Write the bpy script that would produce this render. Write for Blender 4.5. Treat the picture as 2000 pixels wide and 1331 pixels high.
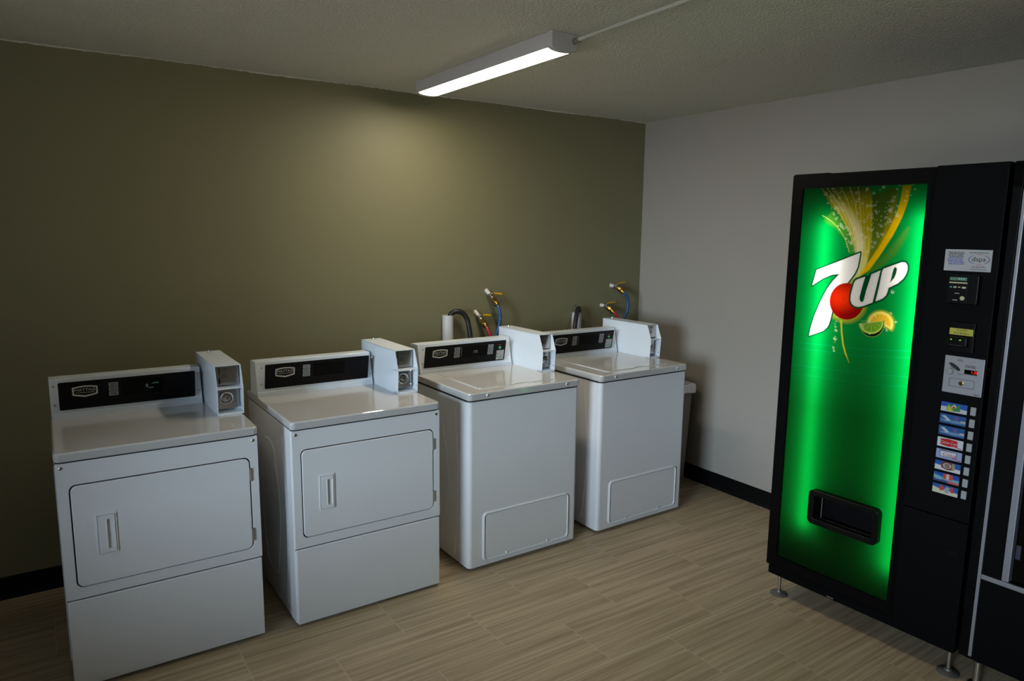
import bpy, bmesh, math, random
import numpy as np
from mathutils import Matrix, Vector

for o in list(bpy.data.objects): bpy.data.objects.remove(o, do_unlink=True)
sc = bpy.context.scene
COL = sc.collection
PI = math.pi

# ------------------------------------------------------------------ camera
CX, CY, CZ = 0.9413, -3.7916, 1.6946
YAW, PITCH, ROLL, FPX = 0.59287, -0.15384, 0.01135, 1377.4
fw = Vector((math.sin(YAW)*math.cos(PITCH), math.cos(YAW)*math.cos(PITCH), math.sin(PITCH)))
rt = Vector((math.cos(YAW), -math.sin(YAW), 0)); up = rt.cross(fw)
R = rt*math.cos(ROLL)+up*math.sin(ROLL); U = -rt*math.sin(ROLL)+up*math.cos(ROLL)
cam = bpy.data.objects.new('camera', bpy.data.cameras.new('camera')); COL.objects.link(cam)
cam.matrix_world = Matrix(((R.x, U.x, -fw.x, CX), (R.y, U.y, -fw.y, CY), (R.z, U.z, -fw.z, CZ), (0, 0, 0, 1)))
cam.data.sensor_width = 36; cam.data.lens = FPX/2000*36; cam.data.clip_start = .05
sc.camera = cam

# ------------------------------------------------------------------ world, lights, exposure
world = bpy.data.worlds.new('world'); sc.world = world; world.use_nodes = True
bg = world.node_tree.nodes['Background']; bg.inputs[0].default_value = (.55, .7, 1, 1); bg.inputs[1].default_value = .6
sc.view_settings.view_transform = 'Standard'; sc.view_settings.look = 'None'
sc.view_settings.gamma = 1; sc.view_settings.use_curve_mapping = False
sc.view_settings.exposure = 0.0

def area(name, loc, target, sx, sy, power, col):
    l = bpy.data.lights.new(name, 'AREA'); l.shape = 'RECTANGLE'; l.size = sx; l.size_y = sy; l.energy = power; l.color = col
    o = bpy.data.objects.new(name, l); COL.objects.link(o); o.location = loc
    o.rotation_euler = (Vector(target)-Vector(loc)).to_track_quat('-Z', 'Y').to_euler()
    return o
area('daylight_sky', (-7.0, -5.8, 2.4), (3.0, -1.0, 0.9), 2.6, 3.0, 930, (.68, .84, 1))
sl = bpy.data.lights.new('bounce_sun', 'SUN'); sl.energy = 21; sl.angle = .01; sl.color = (1, .96, .9)  # added lamp: lights the unseen paving, whose bounce fills the room
so = bpy.data.objects.new('bounce_sun', sl); COL.objects.link(so); so.rotation_euler = Vector((-.45, .12, -1)).to_track_quat('-Z', 'Y').to_euler()
H = 2.4696; XR = 4.6227
# ------------------------------------------------------------------ materials
def nt(name):
    m = bpy.data.materials.new(name); m.use_nodes = True
    return m, m.node_tree.nodes, m.node_tree.links, m.node_tree.nodes['Principled BSDF']
def mat(name, col, rough=.5, metal=0, spec=.5, bump=None, coat=0, var=0):
    m, N, L, p = nt(name)
    p.inputs['Base Color'].default_value = (*col, 1); p.inputs['Roughness'].default_value = rough
    p.inputs['Metallic'].default_value = metal; p.inputs['Specular IOR Level'].default_value = spec
    if coat: p.inputs['Coat Weight'].default_value = coat; p.inputs['Coat Roughness'].default_value = .05
    tc = N.new('ShaderNodeTexCoord')
    nz = N.new('ShaderNodeTexNoise'); nz.inputs['Scale'].default_value = bump[0] if bump else 30; nz.inputs['Detail'].default_value = 3
    L.new(tc.outputs['Object'], nz.inputs['Vector'])
    if bump:
        b = N.new('ShaderNodeBump'); b.inputs['Strength'].default_value = bump[1]; b.inputs['Distance'].default_value = bump[2]
        L.new(nz.outputs['Fac'], b.inputs['Height']); L.new(b.outputs[0], p.inputs['Normal'])
    if var:
        n2 = N.new('ShaderNodeTexNoise'); n2.inputs['Scale'].default_value = 2.5; L.new(tc.outputs['Object'], n2.inputs['Vector'])
        mx = N.new('ShaderNodeMixRGB'); mx.inputs[1].default_value = (*[c*(1-var) for c in col], 1); mx.inputs[2].default_value = (*[min(1, c*(1+var)) for c in col], 1)
        L.new(n2.outputs['Fac'], mx.inputs[0]); L.new(mx.outputs[0], p.inputs['Base Color'])
    return m
def emit(name, col, s):
    m, N, L, p = nt(name)
    p.inputs['Base Color'].default_value = (*[c*.3 for c in col], 1)
    p.inputs['Emission Color'].default_value = (*col, 1); p.inputs['Emission Strength'].default_value = s
    return m
M = {}
M['olive'] = mat('olive_wall_paint', (.200, .188, .104), .55, bump=(260, .12, .002), var=.03)
M['grey_wall'] = mat('light_grey_wall_paint', (.355, .33, .29), .6, bump=(260, .12, .002), var=.02)
M['enamel'] = mat('white_enamel', (.72, .73, .74), .30, bump=(700, .04, .0006))
M['deck'] = mat('glossy_white_enamel', (.56, .555, .54), .035); M['deck'].node_tree.nodes['Principled BSDF'].inputs['IOR'].default_value = 2.3
M['coinbox'] = mat('white_powder_coat', (.72, .78, .83), .32)
M['plastic'] = mat('white_plastic', (.72, .73, .73), .35)
M['black_panel'] = mat('black_control_panel', (.004, .004, .0045), .35, spec=.15)
M['display'] = mat('display_glass', (.001, .001, .001), .15, spec=.12)
M['steel'] = mat('stainless_steel', (.52, .50, .47), .32, metal=1, bump=(300, .1, .0005))
M['chrome'] = mat('chrome', (.75, .75, .76), .15, metal=1)
M['silver'] = mat('silver_plastic', (.42, .44, .47), .35, metal=.6)
M['badge'] = mat('badge_silver', (.62, .62, .58), .3, metal=.8)
M['button_grey'] = mat('grey_button', (.27, .28, .28), .5)
M['ink'] = mat('black_ink', (.02, .02, .02), .6)
M['hole'] = mat('dark_recess', (.004, .004, .004), .7)
M['pad'] = mat('dark_rubber', (.01, .01, .01), .7)
M['paper'] = mat('white_sticker_paper', (.40, .40, .40), .5)
M['red_ink'] = mat('red_ink', (.45, .03, .03), .5)
M['blue_ink'] = mat('blue_ink', (.03, .07, .32), .5)
M['green_ink'] = mat('green_ink', (.02, .25, .08), .5)
M['green_button'] = mat('green_start_button', (.05, .42, .12), .4)
M['pvc'] = mat('white_pvc_pipe', (.66, .66, .65), .35)
M['hose_black'] = mat('black_corrugated_hose', (.012, .012, .012), .45)
M['hose_blue'] = mat('blue_rubber_hose', (.015, .075, .20), .4)
M['hose_red'] = mat('red_rubber_hose', (.40, .02, .03), .4)
M['brass'] = mat('brass', (.42, .27, .07), .28, metal=1, bump=(120, .3, .001))
M['nickel'] = mat('tarnished_nickel', (.42, .38, .31), .35, metal=1, bump=(120, .3, .001))
M['yellow'] = mat('yellow_vinyl_lever', (.62, .36, .01), .4)
M['cuff'] = mat('white_pipe_cuff', (.68, .66, .58), .6)
M['bin'] = mat('beige_bin_plastic', (.20, .175, .14), .5)
M['liner'] = mat('white_bin_liner', (.80, .82, .86), .35, bump=(25, .6, .01))
M['skirting'] = mat('black_vinyl_baseboard', (.003, .003, .003), .5, spec=.15, bump=(200, .1, .001))
M['fixture'] = mat('white_fixture_plastic', (.52, .51, .53), .45)
M['conduit'] = mat('painted_conduit', (.50, .50, .46), .45)
M['black_steel'] = mat('black_painted_steel', (.0014, .0016, .002), .5, spec=.08, bump=(500, .12, .0006))
M['gloss_black'] = mat('black_door_frame', (.0012, .0012, .0015), .4, spec=.12)
M['dark_slot'] = mat('black_slot_plastic', (.003, .003, .003), .35, spec=.15)
M['aluminium'] = mat('anodised_aluminium_trim', (.33, .33, .36), .4, metal=.7)
M['coin_plate'] = mat('grey_metal_coin_plate', (.33, .33, .345), .42, metal=.4, bump=(600, .15, .0005))
M['box_white'] = mat('light_box_white', (.08, .08, .08), .6)
M['tube'] = emit('fluorescent_tube', (1, 1, .93), 15.5)
M['diffuser'] = emit('glowing_diffuser', (1, .88, .70), 37)
M['red_led'] = emit('red_led_digits', (1, .02, .01), 1.6)
M['green_led'] = emit('green_led', (.35, 1, .05), .9)
M['lcd'] = mat('grey_green_lcd', (.10, .22, .14), .3)
M['lcd_glyph'] = emit('lcd_digits', (.6, .9, .8), .28)
M['vfd'] = emit('dim_green_digits', (.25, .55, .42), .25)
M['vfd_white'] = emit('dim_white_digits', (.5, .55, .55), .12)
M['yellow_label'] = mat('yellow_label', (.42, .39, .04), .5)
M['cream_ink'] = mat('cream_print', (.45, .42, .25), .5)
M['cyan_ink'] = mat('cyan_print', (.05, .25, .35), .5)
M['glass'] = mat('dark_glass', (.001, .001, .0012), .06, spec=.2)
M['paving'] = mat('pale_bounce_paving', (.52, .50, .46), .8, bump=(40, .3, .003), var=.08)
M['tag_blue'] = mat('dull_blue_tag', (.02, .025, .045), .5)
M['foot_disc'] = mat('dull_zinc', (.16, .155, .14), .45, metal=.5)
M['corridor'] = mat('corridor_paint', (.4, .4, .4), .8)

def ceiling_mat():
    m, N, L, p = nt('textured_ceiling_paint')
    p.inputs['Roughness'].default_value = .85
    tc = N.new('ShaderNodeTexCoord')
    n1 = N.new('ShaderNodeTexNoise'); n1.inputs['Scale'].default_value = 75; n1.inputs['Detail'].default_value = 5; n1.inputs['Roughness'].default_value = .65
    v = N.new('ShaderNodeTexVoronoi'); v.inputs['Scale'].default_value = 130; v.feature = 'SMOOTH_F1'
    L.new(tc.outputs['Object'], n1.inputs['Vector']); L.new(tc.outputs['Object'], v.inputs['Vector'])
    a = N.new('ShaderNodeMath'); a.operation = 'ADD'; L.new(n1.outputs['Fac'], a.inputs[0]); L.new(v.outputs['Distance'], a.inputs[1])
    b = N.new('ShaderNodeBump'); b.inputs['Strength'].default_value = .8; b.inputs['Distance'].default_value = .006
    L.new(a.outputs[0], b.inputs['Height']); L.new(b.outputs[0], p.inputs['Normal'])
    mx = N.new('ShaderNodeMixRGB'); mx.inputs[1].default_value = (.56, .555, .48, 1); mx.inputs[2].default_value = (.70, .695, .61, 1)
    L.new(n1.outputs['Fac'], mx.inputs[0]); L.new(mx.outputs[0], p.inputs['Base Color'])
    return m
M['ceiling'] = ceiling_mat()

def floor_mat():
    m, N, L, p = nt('linear_grain_floor_tile')
    tc = N.new('ShaderNodeTexCoord')
    mp = N.new('ShaderNodeMapping'); mp.inputs['Location'].default_value = (.032, 1.248+.3105*20+0, 0)
    L.new(tc.outputs['Object'], mp.inputs['Vector'])
    br = N.new('ShaderNodeTexBrick'); br.offset = .5; br.offset_frequency = 2; br.squash = 1
    br.inputs['Scale'].default_value = 1; br.inputs['Brick Width'].default_value = .6155; br.inputs['Row Height'].default_value = .3105
    br.inputs['Mortar Size'].default_value = .0013; br.inputs['Mortar Smooth'].default_value = .2; br.inputs['Bias'].default_value = 0
    br.inputs['Color1'].default_value = (0, 0, 0, 1); br.inputs['Color2'].default_value = (1, 1, 1, 1)
    L.new(mp.outputs[0], br.inputs['Vector'])
    # fine streaks along the tile, shifted per tile
    st = N.new('ShaderNodeVectorMath'); st.operation = 'MULTIPLY'; st.inputs[1].default_value = (2.2, 170, 1)
    ad = N.new('ShaderNodeVectorMath'); ad.operation = 'ADD'
    L.new(mp.outputs[0], st.inputs[0]); L.new(st.outputs[0], ad.inputs[0])
    sh = N.new('ShaderNodeVectorMath'); sh.operation = 'MULTIPLY'; sh.inputs[1].default_value = (37, 11, 5)
    L.new(br.outputs['Color'], sh.inputs[0]); L.new(sh.outputs[0], ad.inputs[1])
    n1 = N.new('ShaderNodeTexNoise'); n1.inputs['Scale'].default_value = 1; n1.inputs['Detail'].default_value = 4; n1.inputs['Roughness'].default_value = .7
    L.new(ad.outputs[0], n1.inputs['Vector'])
    st2 = N.new('ShaderNodeVectorMath'); st2.operation = 'MULTIPLY'; st2.inputs[1].default_value = (.5, .30, 1)
    L.new(ad.outputs[0], st2.inputs[0])
    n2 = N.new('ShaderNodeTexNoise'); n2.inputs['Scale'].default_value = 1; n2.inputs['Detail'].default_value = 2
    L.new(st2.outputs[0], n2.inputs['Vector'])
    av = N.new('ShaderNodeMath'); av.operation = 'ADD'; L.new(n1.outputs['Fac'], av.inputs[0]); L.new(n2.outputs['Fac'], av.inputs[1])
    cr = N.new('ShaderNodeValToRGB'); e = cr.color_ramp.elements
    e[0].position = .38; e[0].color = (.270, .205, .125, 1); e[1].position = .60; e[1].color = (.47, .375, .245, 1)
    hf = N.new('ShaderNodeMath'); hf.operation = 'MULTIPLY'; hf.inputs[1].default_value = .5; L.new(av.outputs[0], hf.inputs[0])
    L.new(hf.outputs[0], cr.inputs[0])
    mx = N.new('ShaderNodeMixRGB'); mx.inputs[2].default_value = (.52, .44, .32, 1); L.new(br.outputs['Fac'], mx.inputs[0]); L.new(cr.outputs[0], mx.inputs[1])
    L.new(mx.outputs[0], p.inputs['Base Color'])
    p.inputs['Roughness'].default_value = .42; p.inputs['Specular IOR Level'].default_value = .35
    iv = N.new('ShaderNodeMath'); iv.operation = 'SUBTRACT'; iv.inputs[0].default_value = 1; L.new(br.outputs['Fac'], iv.inputs[1])
    b = N.new('ShaderNodeBump'); b.inputs['Strength'].default_value = .5; b.inputs['Distance'].default_value = .001
    L.new(iv.outputs[0], b.inputs['Height']); L.new(b.outputs[0], p.inputs['Normal'])
    return m
M['floor'] = floor_mat()

def print_mat(name, rough=.4):
    m, N, L, p = nt(name); a = N.new('ShaderNodeVertexColor'); a.layer_name = 'print'
    L.new(a.outputs['Color'], p.inputs['Base Color']); p.inputs['Roughness'].default_value = rough
    return m
M['print'] = print_mat('printed_label')
def sign_mat():
    m, N, L, p = nt('translucent_printed_sign')
    a = N.new('ShaderNodeVertexColor'); a.layer_name = 'print'
    t = N.new('ShaderNodeBsdfTranslucent'); L.new(a.outputs['Color'], t.inputs['Color'])
    g = N.new('ShaderNodeBsdfGlossy'); g.inputs['Roughness'].default_value = .25; g.inputs['Color'].default_value = (1, 1, 1, 1)
    fr = N.new('ShaderNodeFresnel'); fr.inputs['IOR'].default_value = 1.3
    sc_ = N.new('ShaderNodeMath'); sc_.operation = 'MULTIPLY'; sc_.inputs[1].default_value = .6; L.new(fr.outputs[0], sc_.inputs[0])
    mx = N.new('ShaderNodeMixShader'); L.new(sc_.outputs[0], mx.inputs[0]); L.new(t.outputs[0], mx.inputs[1]); L.new(g.outputs[0], mx.inputs[2])
    L.new(mx.outputs[0], N['Material Output'].inputs['Surface']); N.remove(p)
    return m
M['sign'] = sign_mat()

# ------------------------------------------------------------------ mesh builder
I4 = Matrix.Identity(4)
class MB:
    def __init__(s, xf=None):
        s.v = []; s.f = []; s.m = []; s.mats = []; s.xf = xf or I4
    def mi(s, m):
        if m not in s.mats: s.mats.append(m)
        return s.mats.index(m)
    def add(s, V, F, m, xf=None):
        X = s.xf @ xf if xf is not None else s.xf
        b = len(s.v); s.v += [tuple(X @ Vector(p)) for p in V]
        s.f += [tuple(b+i for i in f) for f in F]; s.m += [s.mi(m)]*len(F)
        return s
    def bm(s, bm, m, xf=None):
        bm.verts.index_update()
        r = s.add([v.co.copy() for v in bm.verts], [[v.index for v in f.verts] for f in bm.faces], m, xf); bm.free(); return r
    def box(s, x0, x1, y0, y1, z0, z1, m, bev=0, seg=2, edges=None):
        bm = bmesh.new(); bmesh.ops.create_cube(bm, size=1)
        for v in bm.verts:
            v.co = Vector(((x0+x1)/2+v.co.x*(x1-x0), (y0+y1)/2+v.co.y*(y1-y0), (z0+z1)/2+v.co.z*(z1-z0)))
        if bev:
            es = [e for e in bm.edges if edges is None or edges(e)]
            bmesh.ops.bevel(bm, geom=es, offset=bev, segments=seg, profile=.5, affect='EDGES')
        return s.bm(bm, m)
    def prism(s, pts, a, b, m, axis='y', bev=0, seg=2):
        # pts: outline in the two other axes; extruded a..b along axis
        def P(p, t):
            return {'y': (p[0], t, p[1]), 'x': (t, p[0], p[1]), 'z': (p[0], p[1], t)}[axis]
        bm = bmesh.new()
        A = [bm.verts.new(P(p, a)) for p in pts]; B = [bm.verts.new(P(p, b)) for p in pts]
        n = len(pts); fa = bm.faces.new(A); fb = bm.faces.new(B[::-1])
        for i in range(n): bm.faces.new((A[(i+1) % n], A[i], B[i], B[(i+1) % n]))
        bmesh.ops.recalc_face_normals(bm, faces=bm.faces)
        if bev:
            bmesh.ops.bevel(bm, geom=list(fa.edges)+list(fb.edges), offset=bev, segments=seg, profile=.5, affect='EDGES')
        return s.bm(bm, m)
    def ring(s, outer, inner, a, b, m, axis='y'):
        def P(p, t):
            return {'y': (p[0], t, p[1]), 'x': (t, p[0], p[1]), 'z': (p[0], p[1], t)}[axis]
        n = len(outer); V = [P(p, t) for t in (a, b) for L in (outer, inner) for p in L]
        F = []
        for i in range(n):
            j = (i+1) % n; o0, i0, o1, i1 = 0, n, 2*n, 3*n
            F += [(o0+i, o0+j, i0+j, i0+i), (o1+j, o1+i, i1+i, i1+j), (o0+j, o0+i, o1+i, o1+j), (i0+i, i0+j, i1+j, i1+i)]
        return s.add(V, F, m)
    def cyl(s, p0, p1, r0, r1, m, n=20, cap=True):
        p0 = Vector(p0); p1 = Vector(p1); d = (p1-p0).normalized()
        q = d.to_track_quat('Z', 'Y').to_matrix(); V = []
        for p, r in ((p0, r0), (p1, r1)):
            V += [p+q @ Vector((r*math.cos(2*PI*i/n), r*math.sin(2*PI*i/n), 0)) for i in range(n)]
        F = [(i, (i+1) % n, n+(i+1) % n, n+i) for i in range(n)]
        if cap: F += [tuple(range(n))[::-1], tuple(range(n, 2*n))]
        return s.add(V, F, m)
    def lathe(s, p0, d, prof, m, n=24):
        # prof: list of (distance along d, radius)
        p0 = Vector(p0); d = Vector(d).normalized(); q = d.to_track_quat('Z', 'Y').to_matrix(); V = []
        for t, r in prof: V += [p0+d*t+q @ Vector((r*math.cos(2*PI*i/n), r*math.sin(2*PI*i/n), 0)) for i in range(n)]
        F = []
        for k in range(len(prof)-1):
            F += [(k*n+i, k*n+(i+1) % n, (k+1)*n+(i+1) % n, (k+1)*n+i) for i in range(n)]
        F += [tuple(range(n))[::-1], tuple(range((len(prof)-1)*n, len(prof)*n))]
        return s.add(V, F, m)
    def tube(s, pts, r, m, n=14, sub=8, ridge=0):
        P = [Vector(p) for p in pts]; Q = []
        for i in range(len(P)-1):
            a, b, c, d = P[max(i-1, 0)], P[i], P[i+1], P[min(i+2, len(P)-1)]
            for k in range(sub):
                t = k/sub
                Q.append(.5*((2*b)+(c-a)*t+(2*a-5*b+4*c-d)*t*t+(3*b-a-3*c+d)*t**3))
        Q.append(P[-1]); V = []; nrm = None
        for i, q in enumerate(Q):
            t = (Q[min(i+1, len(Q)-1)]-Q[max(i-1, 0)]).normalized()
            if nrm is None: nrm = t.orthogonal().normalized()
            nrm = (nrm-t*nrm.dot(t)).normalized(); bn = t.cross(nrm)
            rr = r+(ridge if i % 2 else 0)
            V += [q+nrm*rr*math.cos(2*PI*j/n)+bn*rr*math.sin(2*PI*j/n) for j in range(n)]
        F = [(i*n+j, i*n+(j+1) % n, (i+1)*n+(j+1) % n, (i+1)*n+j) for i in range(len(Q)-1) for j in range(n)]
        F += [tuple(range(n))[::-1], tuple(range((len(Q)-1)*n, len(Q)*n))]
        return s.add(V, F, m)
    def text(s, txt, x, z, size, m, y=0, align='CENTER', ext=.0003, sx=1, shear=0, rot=0):
        # text standing in the local XZ plane, facing -Y
        V, F = text_geo(txt, align, ext/size, shear)
        X = Matrix.Translation((x, y, z)) @ Matrix.Rotation(-rot, 4, 'Y') @ Matrix(((size*sx, 0, 0, 0), (0, 0, -size, 0), (0, size, 0, 0), (0, 0, 0, 1)))
        return s.add(V, F, m, X)
    def build(s, name, parent=None, kind=None, smooth=35):
        me = bpy.data.meshes.new(name); me.from_pydata(s.v, [], s.f)
        for m in s.mats: me.materials.append(M[m])
        me.polygons.foreach_set('material_index', s.m)
        bm = bmesh.new(); bm.from_mesh(me); bmesh.ops.recalc_face_normals(bm, faces=bm.faces); bm.to_mesh(me); bm.free()
        if smooth:
            me.polygons.foreach_set('use_smooth', [True]*len(me.polygons)); me.set_sharp_from_angle(angle=math.radians(smooth))
        o = bpy.data.objects.new(name, me); COL.objects.link(o)
        if smooth: w = o.modifiers.new('weighted_normal', 'WEIGHTED_NORMAL'); w.keep_sharp = True; w.weight = 100
        if parent: o.parent = parent
        if kind: o['kind'] = kind
        return o
_tc = {}
def text_geo(txt, align, ext, shear):
    k = (txt, align, round(ext, 4), shear)
    if k in _tc: return _tc[k]
    c = bpy.data.curves.new('t', 'FONT'); c.body = txt; c.align_x = align; c.align_y = 'CENTER'; c.size = 1; c.extrude = ext; c.shear = shear; c.resolution_u = 3
    o = bpy.data.objects.new('t', c); COL.objects.link(o)
    dg = bpy.context.evaluated_depsgraph_get(); dg.update(); me = bpy.data.meshes.new_from_object(o.evaluated_get(dg))
    V = [v.co.copy() for v in me.vertices]; F = [tuple(p.vertices) for p in me.polygons]
    bpy.data.objects.remove(o, do_unlink=True); bpy.data.curves.remove(c); bpy.data.meshes.remove(me)
    _tc[k] = (V, F); return V, F
def rrect(x0, x1, z0, z1, r, n=6):
    P = []
    for cx, cz, a0 in ((x1-r, z1-r, 0), (x0+r, z1-r, 90), (x0+r, z0+r, 180), (x1-r, z0+r, 270)):
        for k in range(n+1):
            a = math.radians(a0+90*k/n); P.append((cx+r*math.cos(a), cz+r*math.sin(a)))
    return P
def empty(name, loc, rz=0):
    o = bpy.data.objects.new(name, None); COL.objects.link(o); o.location = loc; o.rotation_euler = (0, 0, rz); o.empty_display_size = .1
    return o
def tag(o, label, cat=None, group=None):
    o['label'] = label
    if cat: o['category'] = cat
    if group: o['group'] = group
    return o
def children(o): return [c for c in bpy.data.objects if c.parent == o]
def copy_tree(o, parent=None):
    c = o.copy(); COL.objects.link(c); c.parent = parent
    for ch in children(o): copy_tree(ch, c)
    return c

# ------------------------------------------------------------------ the setting
XL, YF = 0.0-.35, -6.2       # left wall plane, wall behind the camera
b = MB(); b.box(XL-.12, XR+.2, YF-.2, .2, -.1, 0, 'floor'); b.build('floor', kind='structure')
b = MB(); b.box(-12, XL-.125, -12, 4, -.15, -.02, 'paving'); tag(b.build('bounce_paving', kind='structure'), 'unseen pale paving added outside to bounce light onto the ceiling')  # added ground, throws light up through the opening onto the ceiling
b = MB(); b.box(XL-.12, XR+.2, YF-.2, .2, H, H+.12, 'ceiling'); b.build('ceiling', kind='structure')
b = MB(); b.box(XL-.12, XR+.12, 0, .12, 0, H, 'olive'); b.build('wall_back', kind='structure')
b = MB(); b.box(XR, XR+.12, YF, 0, 0, H, 'grey_wall'); b.build('wall_right', kind='structure')
b = MB(); b.box(XL-.12, XR+.12, YF-.12, YF, 0, H, 'grey_wall'); b.build('wall_front', kind='structure')
b = MB()                                                     # unseen left wall; its opening, sill and header are shaped to cut the daylight
WY0, WY1, WZ0, WZ1 = (-4.4, -1.86, .72, 2.02)
b.box(XL-.12, XL, WY1, 0, 0, H, 'grey_wall'); b.box(XL-.12, XL, YF, WY0, 0, H, 'grey_wall')
if WZ0 > 0: b.box(XL-.12, XL, WY0, WY1, 0, WZ0, 'grey_wall')
b.box(XL-.12, XL, WY0, WY1, WZ1, H, 'grey_wall'); b.build('wall_left', kind='structure')
def base(name, x0, x1, y0, y1, axis):
    b = MB()
    pr = [(0, 0), (.013, 0), (.013, .012), (.006, .03), (.005, .098), (.002, .1053), (0, .1053)]
    if axis == 'x': b.prism([(y0-p[0], p[1]) for p in pr], x0, x1, 'skirting', axis='x')
    else: b.prism([(x0-p[0], p[1]) for p in pr], y0, y1, 'skirting', axis='y')
    b.build(name, kind='structure')
base('baseboard_back', XL, XR, 0, 0, 'x')
base('baseboard_right', XR, XR, YF, -.013, 'y')
# paint line where the ceiling paint laps onto the olive wall
b = MB(); rnd = random.Random(4); n = 300; P = []
for i in range(n+1):
    x = XL+(XR-XL)*i/n; P.append((x, H-.003-.0035*rnd.random()-.002*math.sin(x*7)))
V = [(x, -.0015, z) for x, z in P]+[(x, -.0015, H) for x, z in P]+[(x, 0, z) for x, z in P]
F = [(i, i+1, n+2+i, n+1+i) for i in range(n)]+[(i+1, i, 2*n+2+i, 2*n+3+i) for i in range(n)]
b.add(V, F, 'ceiling'); b.build('trim_1', kind='structure')

# ------------------------------------------------------------------ laundry machines
W = .686
def screw(b, p, d, r=.0055, m='chrome', hole=True):
    b.lathe(p, d, [(0, r), (.0012, r), (.0026, r*.75), (.0032, r*.3)], m, 14)
    if hole:
        q = Vector(p)+Vector(d).normalized()*.0033; b.cyl(q, q+Vector(d).normalized()*.0003, r*.28, r*.28, 'hole', 8)
def face_xf(v0, z0, lean):    # local x, face-up as z, outward as -y
    return Matrix.Translation((0, v0, z0)) @ Matrix.Rotation(-lean, 4, 'X')
def word_lines(b, x0, x1, z, h, rows, m, y, seed=1, gap=.45):
    r = random.Random(seed)
    for k in range(rows):
        zz = z-k*h; x = x0+r.random()*.1*(x1-x0); xe = x1-r.random()*.12*(x1-x0)
        while x < xe:
            w = h*(1.2+2.4*r.random()); w = min(w, xe-x); 
            b.box(x, x+w, y-.0002, y, zz-h*.28, zz+h*.2, m); x += w+h*gap
def make_console(t, Hd, washer):
    # body of the console: a prism with a leaning face
    X = face_xf(.521, Hd, math.radians(-10.8)); L = .163/math.cos(math.radians(10.8)); uR = .600 if washer else .578
    c = MB()
    prof = [(.521, Hd), (.519, Hd+.020), (.5235, Hd+.022), (.5515, Hd+.158), (.5555, Hd+.1625), (.631, Hd+.161), (.640, Hd+.156), (.652, Hd)]
    c.prism(prof, .004, uR, 'coinbox', axis='x')
    con = c.build('console', t)
    r = .006; off = .012 if washer else 0
    p = MB(X); x0, x1 = (.034 if not washer else .020), (.548 if not washer else .541)
    p.prism(rrect(x0, x1, .038, .160, .006), -.0022, 0, 'black_panel', bev=.0008, seg=1); p.build('control_panel', con)
    # badge
    g = MB(X); bx, bz = (.127 if not washer else .112), .117
    def shield(w, h, k): return [(bx-w, bz+h*.62), (bx-w*.5, bz+h*.78), (bx, bz+h*.84), (bx+w*.5, bz+h*.78), (bx+w, bz+h*.62), (bx+w, bz-h*.55), (bx+w*.9, bz-h*.68), (bx, bz-h), (bx-w*.9, bz-h*.68), (bx-w, bz-h*.55)]
    g.ring(shield(.0455, .0275, 0), shield(.0395, .0205, 0), -.0045, -.0022, 'badge')
    g.text('MAYTAG', bx, bz+.0035, .0165, 'badge', y=-.003, sx=1.12, ext=.0006)
    g.text('COMMERCIAL LAUNDRY', bx, bz-.0078, .0062, 'badge', y=-.003, sx=1.0, ext=.0005)
    g.build('badge', con)
    # button labels
    cols = [(.230 if not washer else .219, 0)] + ([(.438, 1)] if washer else [])
    for cx, k in cols:
        for j in range(3):
            q = MB(X); z = .133-.0205*j
            q.prism(rrect(cx-.0175, cx+.0175, z-.009, z+.009, .001, 2), -.0034, -.0022, 'button_grey', bev=.0004, seg=1)
            word_lines(q, cx-.013, cx+.014, z+.0035, .0055, 2, 'ink', -.0034, seed=j+5*k)
            q.build('button', con)
    q = MB(X); d0, d1 = (.262, .420) if not washer else (.252, .414)
    q.box(d0, d1, -.0026, -.0022, .079, .143, 'display'); dp = q.build('display', con)
    if washer: 
        q = MB(X); q.box(.2475, .249, -.0026, -.0022, .085, .140, 'button_grey'); q.build('divider_line', con)
        q = MB(X); q.lathe((.501, -.0022, .118), (0, -1, 0), [(0, .0085), (.002, .0085), (.003, .007)], 'green_button'); q.build('start_button', con)
        q = MB(X); q.text('START', .499, .134, .007, 'red_ink', y=-.0024); q.build('start_lettering', con)
        q = MB(X); q.box(.482, .532, -.0028, -.0022, .045, .101, 'paper')
        q.box(.485, .4925, -.0031, -.0028, .077, .085, 'red_ink'); q.box(.485, .4925, -.0031, -.0028, .058, .066, 'green_ink')
        word_lines(q, .488, .526, .094, .0055, 2, 'button_grey', -.0028, 1)
        word_lines(q, .496, .528, .082, .0055, 3, 'button_grey', -.0028, 2); word_lines(q, .496, .528, .064, .0055, 3, 'green_ink', -.0028, 3)
        tag(q.build('instruction_sticker', con), 'white instruction sticker with red and green squares')
    for px, pz in ((.0195 if not washer else .008, .146), (.0195 if not washer else .010, .064), (.563 if not washer else .557, .146), (.566 if not washer else .566, .064)):
        q = MB(X); screw(q, (px, 0, pz), (0, -1, 0), .0045, 'steel'); q.build('screw', con)
    return con, X
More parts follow.
